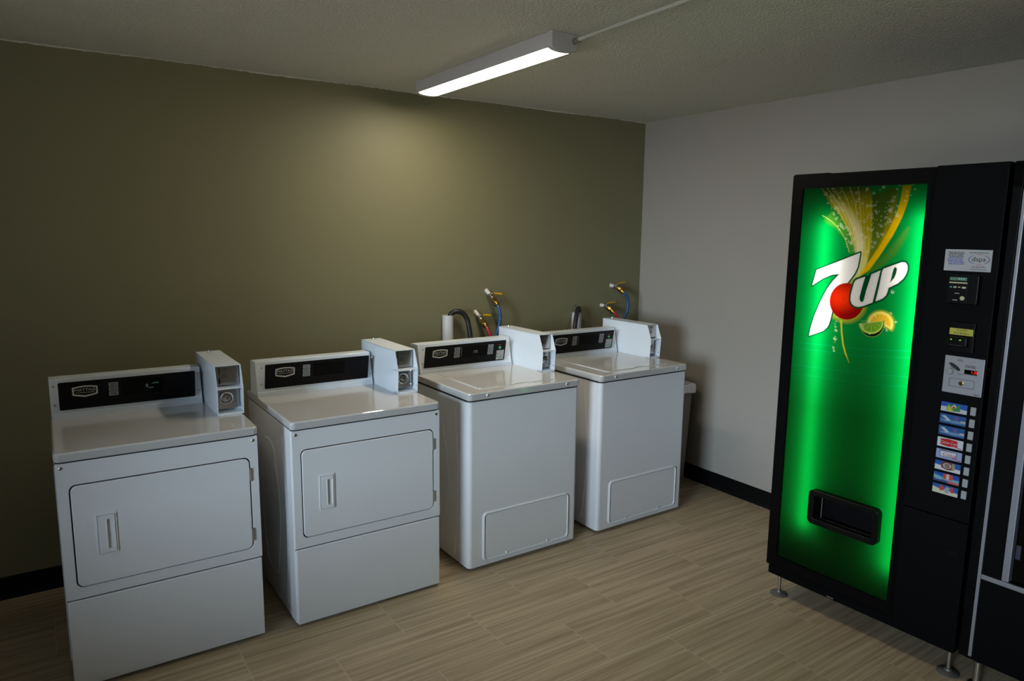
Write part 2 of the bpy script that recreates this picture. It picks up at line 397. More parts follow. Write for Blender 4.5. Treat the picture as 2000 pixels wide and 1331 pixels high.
def make_coin_box(t, Hd, u0, u1, vf, washer):
    th = .0022; zt = Hd+.208; zm = Hd+(.117 if not washer else .121); vb = .685
    prof = [(vf+.008, Hd), (vf, zm), (vf+.036, zt), (vb, zt), (vb, Hd)]
    c = MB()
    for a, b_ in ((u0, u0+th), (u1-th, u1)): c.prism(prof, a, b_, 'coinbox', axis='x')
    c.box(u0, u1, vf+.036, vb, zt-th, zt+.0006, 'coinbox'); c.box(u0, u1, vb-th, vb, Hd, zt, 'coinbox')
    c.box(u0, u1, vf+.009, vf+.05, Hd, Hd+.009, 'coinbox')
    c.box(u0, u1, vf+.002, vf+.06, zm-.005, zm, 'coinbox')
    c.box(u0+th, u1-th, vf+.066, vf+.07, Hd, zt, 'coinbox')
    c.box(u0+.001, u1-.001, .53, .531, zt, zt+.0012, 'coinbox')
    cb = c.build('coin_box', t)
    vp = vf+.046; a0, a1 = u0+.003, u1-.012
    q = MB(); q.box(a0, a1+.004, vp, vp+.003, zm+.006, zt-.004, 'steel')
    q.box(a0+.0155, a0+.0185, vp-.001, vp, zt-.036, zt-.006, 'hole')
    q.box(a0+.013, a0+.0195, vp-.003, vp, zm+.010, zm+.036, 'hole')
    q.text('INSERT', a0+.042, zt-.018, .008, 'ink', y=vp-.0002); q.text('COIN', a0+.038, zt-.042, .007, 'ink', y=vp-.0002); q.text('RETURN', a0+.038, zt-.051, .007, 'ink', y=vp-.0002)
    q.build('coin_slot_plate', cb)
    q = MB(); q.lathe((a0+.012, vp, zm+.047), (0, -1, 0), [(0, .006), (.010, .006), (.013, .004)], 'chrome'); q.build('coin_return_knob', cb)
    q = MB(); q.box(a0, a1-.006, vp-.002, vp+.001, Hd+.022, zm-.008, 'steel'); 
    cu, cz = u0+.043, Hd+.068
    q.lathe((cu, vp-.002, cz), (0, -1, 0), [(0, .027), (.008, .027), (.010, .024), (.009, .021), (.004, .018), (.004, .016)], 'chrome', 28); q.build('vault_door', cb)
    q = MB(); q.lathe((cu+.002, vp-.006, cz), (0, -1, 0), [(0, .0125), (.012, .012), (.014, .009)], 'steel', 20)
    q.box(cu+.0005, cu+.0035, vp-.0204, vp-.020, cz-.005, cz+.005, 'hole'); q.build('lock', cb)
    for px, pz in ((a1-.008, Hd+.036), (a1-.008, zm-.014), (a0+.006, Hd+.034), (a0+.006, zm-.014)):
        q = MB(); q.lathe((px, vp-.002, pz), (0, -1, 0), [(0, .004), (.006, .004), (.008, .002)], 'chrome', 12); q.build('screw', cb)
    q = MB(); q.lathe(((u0+u1)/2-.004, .640, zt), (0, 0, 1), [(0, .009), (.003, .009), (.004, .006), (.010, .0055), (.012, .003)], 'chrome', 16); q.build('top_lock', cb)
    q = MB(); q.cyl((u1-th-.0004, vf+.018, Hd+.030), (u1-th, vf+.018, Hd+.030), .003, .003, 'hole', 10); q.build('keyhole', cb)
    return cb
def plan(u0, u1, v0, v1, r=.018, n=6):
    P = []
    for cx, cy, a0 in ((u0+r, v0+r, 180), (u1-r, v0+r, 270)):
        for k in range(n+1): a = math.radians(a0+90*k/n); P.append((cx+r*math.cos(a), cy+r*math.sin(a)))
    return P+[(u1, v1), (u0, v1)]
def side_panels(b):
    # two bowed ribs pressed into each side sheet: a long one near each edge and a closed loop inside
    def edge(v0, bow, z0, z1, n=24): return [(v0-bow*math.sin(PI*k/n), z0+(z1-z0)*k/n) for k in range(n+1)]
    def corner(c, r, a0, n=6): return [(c[0]+r*math.cos(math.radians(a0+90*k/n)), c[1]+r*math.sin(math.radians(a0+90*k/n))) for k in range(n+1)]
    loop = edge(.255, .048, .20, .68)+corner((.325, .68), .07, 90)[::-1]
    back = [(.70-p[0], p[1]) for p in loop][::-1]
    loop = loop+back+corner((.375, .20), .07, 270)[::-1]+corner((.325, .20), .07, 180)[::-1]
    front = edge(.140, .034, .055, .825); rear = [(.70-p[0], p[1]) for p in front]
    for s, x in ((-1, 0), (1, W)):
        for path, closed in ((front, False), (rear, False), (loop, True)):
            n = len(path); V = []
            for k in range(n):
                p, q = path[(k-1) % n if closed else max(k-1, 0)], path[(k+1) % n if closed else min(k+1, n-1)]
                t = Vector((q[0]-p[0], q[1]-p[1])); t = t.normalized() if t.length > 1e-9 else Vector((0, 1)); nn = Vector((-t.y, t.x))
                for w, h in ((-.010, 0), (-.003, .0045), (.003, .0045), (.010, 0)):
                    V.append((x+s*h, path[k][0]+nn.x*w, path[k][1]+nn.y*w))
            m = n if closed else n-1
            b.add(V, [(k*4+j, k*4+j+1, ((k+1) % n)*4+j+1, ((k+1) % n)*4+j) for k in range(m) for j in range(3)], 'enamel')
def make_dryer():
    t = empty('coin_dryer', (0, 0, 0)); Hd = .9098
    b = MB(); b.prism(plan(0, W, .012, .70, .014), .014, .872, 'enamel', axis='z'); side_panels(b); b.build('cabinet', t)
    b = MB(); b.prism(plan(-.003, W+.003, -.004, .703, .02), .8745, Hd, 'deck', axis='z', bev=.008, seg=4)
    b.build('top_panel', t)
    b = MB(); di = rrect(.0350, .6540, .3980, .7870, .0245); n = len(di)
    b.ring(rrect(0, W, .3565, .8705, .004), di, 0, .0108, 'enamel')
    fr = b.build('front_panel', t); fr.modifiers.clear(); m = fr.modifiers.new('bevel', 'BEVEL'); m.width = .0025; m.segments = 2; m.limit_method = 'ANGLE'; m.angle_limit = math.radians(60); fr.modifiers.new('weighted_normal', 'WEIGHTED_NORMAL').keep_sharp = True
    b = MB(); b.prism(rrect(.0393, .6497, .4023, .7827, .022), -.003, .0105, 'enamel', bev=.003, seg=3); door = b.build('door', t)
    b = MB()
    b.ring(rrect(.1085, .1745, .5095, .6645, .004, 3), rrect(.1125, .1705, .5135, .6605, .003, 3), -.0065, -.003, 'plastic')
    b.ring(rrect(.1145, .1690, .5155, .6585, .003, 3), rrect(.1400, .1650, .530, .6420, .002, 3), -.0085, -.003, 'plastic')
    b.box(.1395, .1655, -.0034, -.003, .529, .643, 'plastic')
    b.box(.1395, .1435, -.0105, -.003, .530, .642, 'plastic', bev=.001)
    b.build('handle', door)
    for z0, z1 in ((.687, .741), (.434, .487)):
        b = MB(); b.box(.6495, .6565, -.0055, .004, z0, z1, 'steel', bev=.001); b.cyl((.653, -.005, z0+.004), (.653, -.005, z1-.004), .0025, .0025, 'steel', 10); b.build('hinge', door)
    b = MB(); b.box(.003, W-.003, -.0015, .012, .014, .3515, 'enamel', bev=.004, seg=3); b.build('lower_panel', t)
    for u in (.0165, W-.0175):
        b = MB(); screw(b, (u, 0, .854), (0, -1, 0), .0065); b.build('screw', t)
    b = MB(); b.box(.034, .655, .0108, .0118, .396, .789, 'hole'); b.box(.003, W-.003, .0085, .0122, .346, .362, 'hole'); b.prism(plan(.001, W-.001, .003, .69, .016), .8700, .8752, 'hole', axis='z'); b.build('gap_shade', t)  # dark plates standing in for shade in the door and panel gaps
    make_console(t, Hd, False); make_coin_box(t, Hd, .588, .694, .232, False)
    for u in (.05, W-.05):
        for v in (.06, .64):
            b = MB(); b.cyl((u, v, 0), (u, v, .016), .02, .018, 'pad', 14); b.build('foot', t)
    return t
def make_washer():
    t = empty('coin_washer', (0, 0, 0)); Hw = .9176
    b = MB(); b.prism(plan(0, W, 0, .70, .022), .018, .874, 'enamel', axis='z'); side_panels(b); b.build('cabinet', t)
    b = MB(); b.prism(plan(0, W, .004, .698, .02), .872, .882, 'hole', axis='z'); b.build('gap_shade', t)  # dark layer painted in for the shade line under the top panel
    b = MB(); b.prism(plan(-.003, W+.003, -.005, .703, .022), .8800, Hw, 'deck', axis='z', bev=.007, seg=4); top = b.build('top_panel', t)
    b = MB(); P = rrect(.098, .590, .062, .512, .022, 5)
    k = [i for i, p in enumerate(P) if abs(p[1]-.062) < 1e-6]
    # finger notch in the front edge of the lid
    out = []
    for i, p in enumerate(P):
        out.append(p)
        if i == max(k[0], 0) and p[0] < .3:
            for j in range(9):
                a = PI*j/8; out.append((.365-.055*math.cos(a), .062+.016*math.sin(a)))
    b.prism(out, Hw-.001, Hw+.0045, 'deck', axis='z', bev=.002, seg=2); tag(b.build('lid', t), 'glossy lid with a finger notch')
    b = MB(); o = rrect(.078, .628, .040, .300, .026); i = rrect(.096, .618, .052, .286, .018)
    n = len(o); mid = [((p[0]*.45+q[0]*.55), (p[1]*.45+q[1]*.55)) for p, q in zip(o, i)]
    V = [(p[0], 0, p[1]) for p in o]+[(p[0], -.0085, p[1]) for p in mid]+[(p[0], -.001, p[1]) for p in i]
    b.add(V, [(a*n+j, a*n+(j+1) % n, (a+1)*n+(j+1) % n, (a+1)*n+j) for a in (0, 1) for j in range(n)], 'enamel'); b.build('panel_surround', t)
    b = MB(); b.prism(rrect(.0975, .6165, .0535, .2845, .017), -.004, .002, 'enamel', bev=.0015); ap = b.build('access_panel', t)
    for u in (.225, .488):
        b = MB(); b.lathe((u, -.004, .056), (0, -1, 0), [(0, .008), (.003, .007), (.003, .005)], 'plastic', 16); screw(b, (u, -.006, .056), (0, -1, 0), .0045); b.build('screw', ap)
    for u in (.103, .597):
        b = MB(); b.lathe((u, -.005, .901), (0, -1, 0), [(0, .008), (.004, .007), (.004, .005)], 'plastic', 16); screw(b, (u, -.008, .901), (0, -1, 0), .005); b.build('screw', top)
    make_console(t, Hw, True); make_coin_box(t, Hw, .616, .706, .236, True)
    for u in (.05, W-.05):
        for v in (.06, .64):
            b = MB(); b.cyl((u, v, 0), (u, v, .020), .02, .018, 'pad', 14); b.build('foot', t)
    return t
d1 = make_dryer(); d2 = copy_tree(d1); w3 = make_washer(); w4 = copy_tree(w3)
for o, x, y, r in ((d1, .9408, -.9468, -.0034), (d2, 1.7570, -.9688, .0026), (w3, 2.6209, -.9328, .0044), (w4, 3.4614, -.9283, .0112)):
    o.location = (x, y, 0); o.rotation_euler = (0, 0, r)
tag(d1, 'white coin dryer with dim green digits on its display, farthest left', 'dryer', 'coin dryers')
tag(d2, 'white coin dryer with a blank black display, standing next to the washers', 'dryer', 'coin dryers')
tag(w3, 'white coin washer standing next to a dryer, 175 glowing on its display', 'washing machine', 'coin washers')
tag(w4, 'white coin washer nearest the grey wall, its display blank', 'washing machine', 'coin washers')
def display_of(t):
    con = [c for c in children(t) if c.name.startswith('console')][0]
    return con
q = MB(face_xf(.521, .9098, math.radians(-10.8))); q.text('0', .356, .112, .022, 'vfd_white', y=-.0028, ext=.0002, sx=.8)
q.text('AVAILABLE', .389, .122, .0055, 'vfd', y=-.0028, ext=.0002); q.text('MINUTES', .371, .102, .0045, 'vfd', y=-.0028, ext=.0002)
q.build('lit_digits', display_of(d1))
q = MB(face_xf(.521, .9176, math.radians(-10.8))); q.text('175', .338, .107, .022, 'vfd_white', y=-.0028, ext=.0002, sx=.9)
q.build('lit_digits', display_of(w3))

# ------------------------------------------------------------------ pipes, valves and hoses behind the washers
def standpipe(x, zt, label):
    b = MB(); n = 28
    prof = [(.25, .034), (zt, .034), (zt, .030), (zt-.25, .030)]
    V = []; 
    for z, r in prof: V += [(x+r*math.cos(2*PI*i/n), -.040+r*math.sin(2*PI*i/n), z) for i in range(n)]
    F = [(k*n+i, k*n+(i+1) % n, (k+1)*n+(i+1) % n, (k+1)*n+i) for k in range(3) for i in range(n)]
    b.add(V, F, 'pvc'); 
    # strap clamp low on the wall
    b.box(x-.045, x+.045, -.012, 0, .5, .52, 'steel'); b.lathe((x, -.04, .49), (0, 0, 1), [(0, .035), (.03, .035)], 'steel')
    tag(b.build('standpipe'), label, 'pipe', 'drain standpipes')
standpipe(2.996, 1.186, 'white standpipe with a black hose arching out of it to the right')
standpipe(4.002, 1.150, 'white standpipe half hidden by a black hose hanging in front of it')
b = MB(); b.tube([(3.000, -.045, 1.02), (3.000, -.045, 1.12), (3.006, -.05, 1.18), (3.018, -.06, 1.202), (3.045, -.07, 1.209), (3.078, -.08, 1.198), (3.103, -.09, 1.159), (3.110, -.1, 1.11), (3.114, -.11, 1.057), (3.121, -.12, .985), (3.13, -.14, .80), (3.13, -.18, .62)], .0155, 'hose_black')
tag(b.build('drain_hose'), 'smooth black drain hose arching out of the left standpipe', 'hose', 'washer drain hoses')
b = MB(); b.tube([(4.016, -.045, 1.0), (4.016, -.045, 1.10), (4.011, -.052, 1.162), (3.994, -.07, 1.180), (3.960, -.10, 1.170), (3.926, -.13, 1.130), (3.902, -.15, 1.085), (3.885, -.165, 1.03), (3.87, -.18, .90), (3.86, -.19, .6)], .015, 'hose_black', sub=10, ridge=.0012)
tag(b.build('drain_hose'), 'ribbed black drain hose hooked over the right standpipe', 'hose', 'washer drain hoses')
b = MB(); b.tube([(3.972, -.085, 1.165), (3.958, -.08, 1.196), (3.965, -.085, 1.207), (3.958, -.07, 1.197), (3.945, -.06, 1.137), (3.92, -.05, 1.046), (3.912, -.04, .978), (3.9, -.04, .85)], .0016, 'hose_black', n=6)
tag(b.build('cable_tie'), 'thin black wire tie looped around the ribbed drain hose', 'wire')
def valve(x, z, near, label):
    t = empty('shutoff_valve', (x, 0, z)); tag(t, label, 'valve', 'wall shutoff valves')
    P0 = Vector((0, 0, 0))
    P1, P2, P3 = [Vector(p) for p in (((.002, -.035, -.003), (.008, -.062, -.012), (.033, -.105, -.045)) if near else ((.003, -.034, -.020), (.009, -.060, -.044), (.021, -.100, -.086)))]
    b = MB(); b.lathe(P0, P1-P0, [(-.006, .0145), (.004, .0145), (.010, .0125), ((P1-P0).length+.002, .0130)], 'cuff'); b.build('pipe_stub', t)
    L = (P2-P1).length; b = MB(); b.lathe(P1-(P1-P0)*.1, P2-P1, [(0, .0125), (.005, .0155), (.010, .0155), (.013, .012), (L*.65, .0135), (L, .0165), (L+.008, .0150)], 'nickel', 16)
    d = (P3-P2).normalized(); L = (P3-P2).length
    b.lathe(P2, d, [(-.004, .0135), (.004, .0185), (.012, .0185), (.014, .020), (.022, .020), (.024, .015), (L*.62, .014)], 'brass', 8); b.build('valve_body', t)
    b = MB(); b.lathe(P2+d*L*.55, d, [(0, .015), (.004, .0195), (.011, .0195), (.013, .015), (.016, .0185), (.021, .018), (.023, .010), (.034, .0095)], 'brass', 18); b.build('hose_coupling', t)
    tl = math.radians(12 if near else 34)
    upv = Vector((0, -math.sin(tl), math.cos(tl))); c = P1+(P2-P1)*.45
    b = MB(); b.lathe(c+upv*.008, upv, [(0, .008), (.006, .007), (.008, .0095), (.015, .0095), (.017, .005), (.022, .005)], 'chrome', 6); b.build('stem', t)
    b = MB(); b.xf = Matrix.Translation(c+upv*.0255) @ Matrix.Rotation(-tl*-1, 4, 'X') @ Matrix.Rotation(math.radians(-5 if near else 8), 4, 'Y')
    b.prism([(-.009, -.008), (.02, -.0055), (.024, 0), (.02, .0055), (-.009, .008)], -.003, -.0005, 'nickel', axis='z')
    b.prism([(.014, -.006), (.024, -.0075), (.036, -.0085), (.070, -.0105), (.078, -.007), (.080, 0), (.078, .007), (.070, .0105), (.036, .0085), (.024, .0075), (.014, .006)], -.0035, .0025, 'yellow', axis='z', bev=.0015); b.build('lever', t)
    return t
valve(3.297, 1.319, 0, 'upper of two valves behind the left washer, feeding the blue hose')
valve(3.216, 1.188, 0, 'lower of two valves behind the left washer, feeding the red hose')
valve(4.345, 1.319, 1, 'upper valve beside the room corner, feeding the long blue hose')
valve(4.259, 1.182, 1, 'lower valve near the room corner, its red hose barely showing')
def hose(pts, m, label, grp):
    b = MB(); b.tube(pts, .0105, m, n=12); tag(b.build('supply_hose'), label, 'hose', grp)
hose([(3.316, -.095, 1.243), (3.319, -.103, 1.226), (3.320, -.117, 1.200), (3.323, -.122, 1.162), (3.315, -.122, 1.115), (3.299, -.118, 1.06), (3.286, -.115, 1.01), (3.27, -.12, .90), (3.25, -.16, .75)], 'hose_blue', 'blue water hose behind the left washer', 'blue supply hoses')
hose([(3.235, -.095, 1.112), (3.239, -.103, 1.097), (3.246, -.115, 1.070), (3.253, -.120, 1.045), (3.253, -.122, 1.00), (3.24, -.13, .90), (3.22, -.16, .75)], 'hose_red', 'red water hose behind the left washer', 'red supply hoses')
hose([(4.372, -.098, 1.280), (4.381, -.109, 1.268), (4.394, -.117, 1.243), (4.401, -.121, 1.200), (4.394, -.122, 1.145), (4.374, -.118, 1.10), (4.355, -.115, 1.05), (4.33, -.12, .90), (4.30, -.16, .75)], 'hose_blue', 'blue water hose beside the room corner', 'blue supply hoses')
hose([(4.286, -.098, 1.143), (4.295, -.109, 1.131), (4.308, -.115, 1.105), (4.314, -.118, 1.06), (4.305, -.122, .98), (4.29, -.13, .88), (4.27, -.16, .75)], 'hose_red', 'short visible end of red water hose behind the right washer', 'red supply hoses')

# ------------------------------------------------------------------ bin between the last washer and the grey wall
t = empty('waste_bin', (4.375, -.44, 0)); tag(t, 'slim beige waste bin with a white liner, between washer and grey wall', 'bin')
b = MB(); n = 7
def loop(hx, hy, z, r): return [(p[0], p[1], z) for p in rrect(-hx, hx, -hy, hy, r, 5)]
L_ = [loop(.135, .185, .004, .03), loop(.165, .205, .66, .035), loop(.172, .212, .665, .037), loop(.172, .212, .69, .037), loop(.162, .202, .69, .034), loop(.130, .178, .02, .03)]
k = len(L_[0]); V = sum(L_, []); F = [(a*k+j, a*k+(j+1) % k, (a+1)*k+(j+1) % k, (a+1)*k+j) for a in range(5) for j in range(k)]+[tuple(range(k))[::-1], tuple(range(5*k, 6*k))]
b.add(V, F, 'bin'); b.build('bin_body', t)
b = MB(); rr = random.Random(3); V = []; R_ = [(.150, .190, .55), (.160, .200, .69), (.168, .208, .700), (.178, .218, .697), (.181, .221, .680), (.180, .220, .645)]
for hx, hy, z in R_:
    pts = rrect(-hx, hx, -hy, hy, .035, 5); m = []
    for a in range(len(pts)):
        p, q = pts[a], pts[(a+1) % len(pts)]
        m.append(p)
        if math.dist(p, q) > .06: m += [(p[0]+(q[0]-p[0])*s/8, p[1]+(q[1]-p[1])*s/8) for s in range(1, 8)]
    kk = len(m); V += [(p[0]*(1+.012*rr.random()), p[1]*(1+.012*rr.random()), z+(.012*(rr.random()-.5) if z < .66 else .004*rr.random())) for p in m]
b.add(V, [(a*kk+j, a*kk+(j+1) % kk, (a+1)*kk+(j+1) % kk, (a+1)*kk+j) for a in range(len(R_)-1) for j in range(kk)], 'liner')
tag(b.build('bin_liner', t), 'white plastic liner folded over the rim')

# ------------------------------------------------------------------ ceiling light and conduit
t = empty('ceiling_light', (2.738, -.878, H)); tag(t, 'lit white strip light fixed to the ceiling above the machines', 'light')
hw, hl = .0615, .597
prof_h = [(-hw, 0), (-hw, -.052), (-hw+.006, -.060), (-.04, -.062), (.04, -.062), (hw-.006, -.060), (hw, -.052), (hw, 0)]
b = MB(); b.prism([(-hw, -.001), (-hw, -.0575), (-hw+.0015, -.0595), (hw-.0015, -.0595), (hw, -.0575), (hw, -.001)], -hl+.03, hl-.03, 'fixture', axis='y'); b.build('housing', t)
df = [(-hw+.002, -.0590)]+[(-hw*.97*math.cos(PI*i/12), -.0592-.0085*math.sin(PI*i/12)) for i in range(1, 12)]+[(hw-.002, -.0590)]
b = MB(); b.prism(df, -hl+.031, hl-.031, 'diffuser', axis='y'); tag(b.build('diffuser', t), 'glowing white lens')
ec = [(-hw-.0015, 0), (-hw-.0015, -.054)]+[(-(hw+.0015)*math.cos(PI*i/12), -.057-.0145*math.sin(PI*i/12)) for i in range(1, 12)]+[(hw+.0015, -.054), (hw+.0015, 0)]
for y0, y1, yk, s in ((-hl, -hl+.032, -hl, -1), (hl-.032, hl, hl, 1)):
    b = MB(); b.prism(ec, y0, y1, 'fixture', axis='y', bev=.003)
    b.lathe((-.026, yk, -.030), (0, s, 0), [(0, .011), (.0012, .011), (.0013, .009), (.0006, .008)], 'fixture', 18)
    b.box(-.044, -.038, yk-.001, yk+.001, -.045, -.018, 'fixture'); b.build('end_cap', t)
t = empty('cable_connector', (2.785, -1.487, H-.026)); tag(t, 'small metal cable connector on the end of the strip light', 'connector')
b = MB(); b.lathe((0, .012, 0), (0, -1, 0), [(0, .013), (.005, .013), (.006, .009), (.02, .009), (.021, .012), (.03, .012)], 'steel', 12); b.build('clamp_ring', t)
for s in (-1, 1):
    b = MB(); screw(b, (s*.012, -.012, -.004), (s*.3, -1, 0), .004, 'steel'); b.build('screw', t)
b = MB(); P = []; n = 500
b.tube([(2.785, -1.50, H-.024), (2.7846, -1.7, H-.0205), (2.782, -2.1, H-.0175), (2.78, -2.6, H-.015), (2.775, -4, H-.0105), (2.77, YF+.02, H-.0105)], .0068, 'conduit', n=12, sub=60, ridge=.0007)
tag(b.build('armored_cable'), 'pale armored cable running along the ceiling from the strip light', 'cable')

# ------------------------------------------------------------------ rasterised prints (drinks sign and flavour labels)
def srgb(c): return .62*np.array([((v/255+.055)/1.055)**2.4 if v/255 > .04045 else v/255/12.92 for v in c])
def sdist(P, poly):
    poly = np.array(poly, float); d = np.full(P.shape[:-1], 1e9); ins = np.zeros(P.shape[:-1], bool)
    x, y = P[..., 0], P[..., 1]
    for a, b_ in zip(poly, np.roll(poly, -1, 0)):
        e = b_-a; w = P-a; t = np.clip((w@e)/(e@e+1e-12), 0, 1); q = w-t[..., None]*e; d = np.minimum(d, np.hypot(q[..., 0], q[..., 1]))
        c = ((a[1] > y) != (b_[1] > y)) & (x < (b_[0]-a[0])*(y-a[1])/(b_[1]-a[1]+1e-12)+a[0]); ins ^= c
    return np.where(ins, -d, d)
class Raster:
    def __init__(s, x0, x1, z0, z1, nx, nz, base):
        s.x0, s.x1, s.z0, s.z1, s.nx, s.nz = x0, x1, z0, z1, nx, nz
        X, Z = np.meshgrid(np.linspace(x0, x1, nx), np.linspace(z0, z1, nz)); s.P = np.stack([X, Z], -1)
        s.c = np.ones((nz, nx, 3))*np.array(base); s.aa = (x1-x0)/nx*.8
    def poly(s, poly, col, soft=None, grow=0, alpha=1):
        so = soft or s.aa; d = sdist(s.P, poly)-grow
        a = np.clip(.5-d/(2*so), 0, 1)*alpha
        col = np.array(col) if not callable(col) else col(s.P)
        s.c = s.c*(1-a[..., None])+col*a[..., None]
    def line(s, pts, w, col, alpha=1):
        d = np.full(s.P.shape[:-1], 1e9)
        pts = [np.array(p, float) for p in pts]
        for a, b_ in zip(pts[:-1], pts[1:]):
            e = b_-a; v = s.P-a; t = np.clip((v@e)/(e@e+1e-12), 0, 1); q = v-t[..., None]*e; d = np.minimum(d, np.hypot(q[..., 0], q[..., 1]))
        al = np.clip(.5-(d-w)/(2*s.aa), 0, 1)*alpha; s.c = s.c*(1-al[..., None])+np.array(col)*al[..., None]
    def ringdot(s, x, z, r, col, alpha=1, fill=0):
        i0 = int((x-r*2-s.x0)/(s.x1-s.x0)*s.nx); i1 = int((x+r*2-s.x0)/(s.x1-s.x0)*s.nx)+2
        j0 = int((z-r*2-s.z0)/(s.z1-s.z0)*s.nz); j1 = int((z+r*2-s.z0)/(s.z1-s.z0)*s.nz)+2
        i0, j0 = max(i0, 0), max(j0, 0)
        P = s.P[j0:j1, i0:i1]
        if P.size == 0: return
        d = np.hypot(P[..., 0]-x, P[..., 1]-z); low = np.clip(.5-(P[..., 1]-z)/(2*r), .15, 1)
        a = np.clip(.5-(np.abs(d-r*.8)-r*.22)/(2*s.aa), 0, 1)*alpha*low+np.clip(.5-(np.hypot(P[..., 0]-x+.3*r, P[..., 1]-z-.3*r)-r*.25)/(2*s.aa), 0, 1)*fill
        a = np.clip(a, 0, 1)[..., None]; s.c[j0:j1, i0:i1] = s.c[j0:j1, i0:i1]*(1-a)+np.array(col)*a
    def mesh(s, name, m, y, parent, hole=None, zoff=0, xoff=0):
        nx, nz = s.nx, s.nz; V = np.empty((nz*nx, 3)); V[:, 0] = s.P[..., 0].ravel()+xoff; V[:, 1] = y; V[:, 2] = s.P[..., 1].ravel()+zoff
        j, i = np.meshgrid(np.arange(nz-1), np.arange(nx-1), indexing='ij'); a = (j*nx+i).ravel()
        F = np.stack([a, a+1, a+nx+1, a+nx], -1)
        if hole:
            cx = V[F].mean(1); k = ~((cx[:, 0] > hole[0]) & (cx[:, 0] < hole[1]) & (cx[:, 2] > hole[2]) & (cx[:, 2] < hole[3])); F = F[k]
        me = bpy.data.meshes.new(name); me.vertices.add(len(V)); me.vertices.foreach_set('co', V.ravel().astype(np.float32))
        me.loops.add(F.size); me.loops.foreach_set('vertex_index', F.ravel().astype(np.int32))
        me.polygons.add(len(F)); me.polygons.foreach_set('loop_start', np.arange(0, F.size, 4, dtype=np.int32))
        me.update(calc_edges=True); me.materials.append(M[m])
        ca = me.color_attributes.new('print', 'FLOAT_COLOR', 'POINT'); c4 = np.ones((nz*nx, 4), np.float32); c4[:, :3] = s.c.reshape(-1, 3)
        ca.data.foreach_set('color', c4.ravel()); me.validate()
        o = bpy.data.objects.new(name, me); COL.objects.link(o); o.parent = parent
        return o
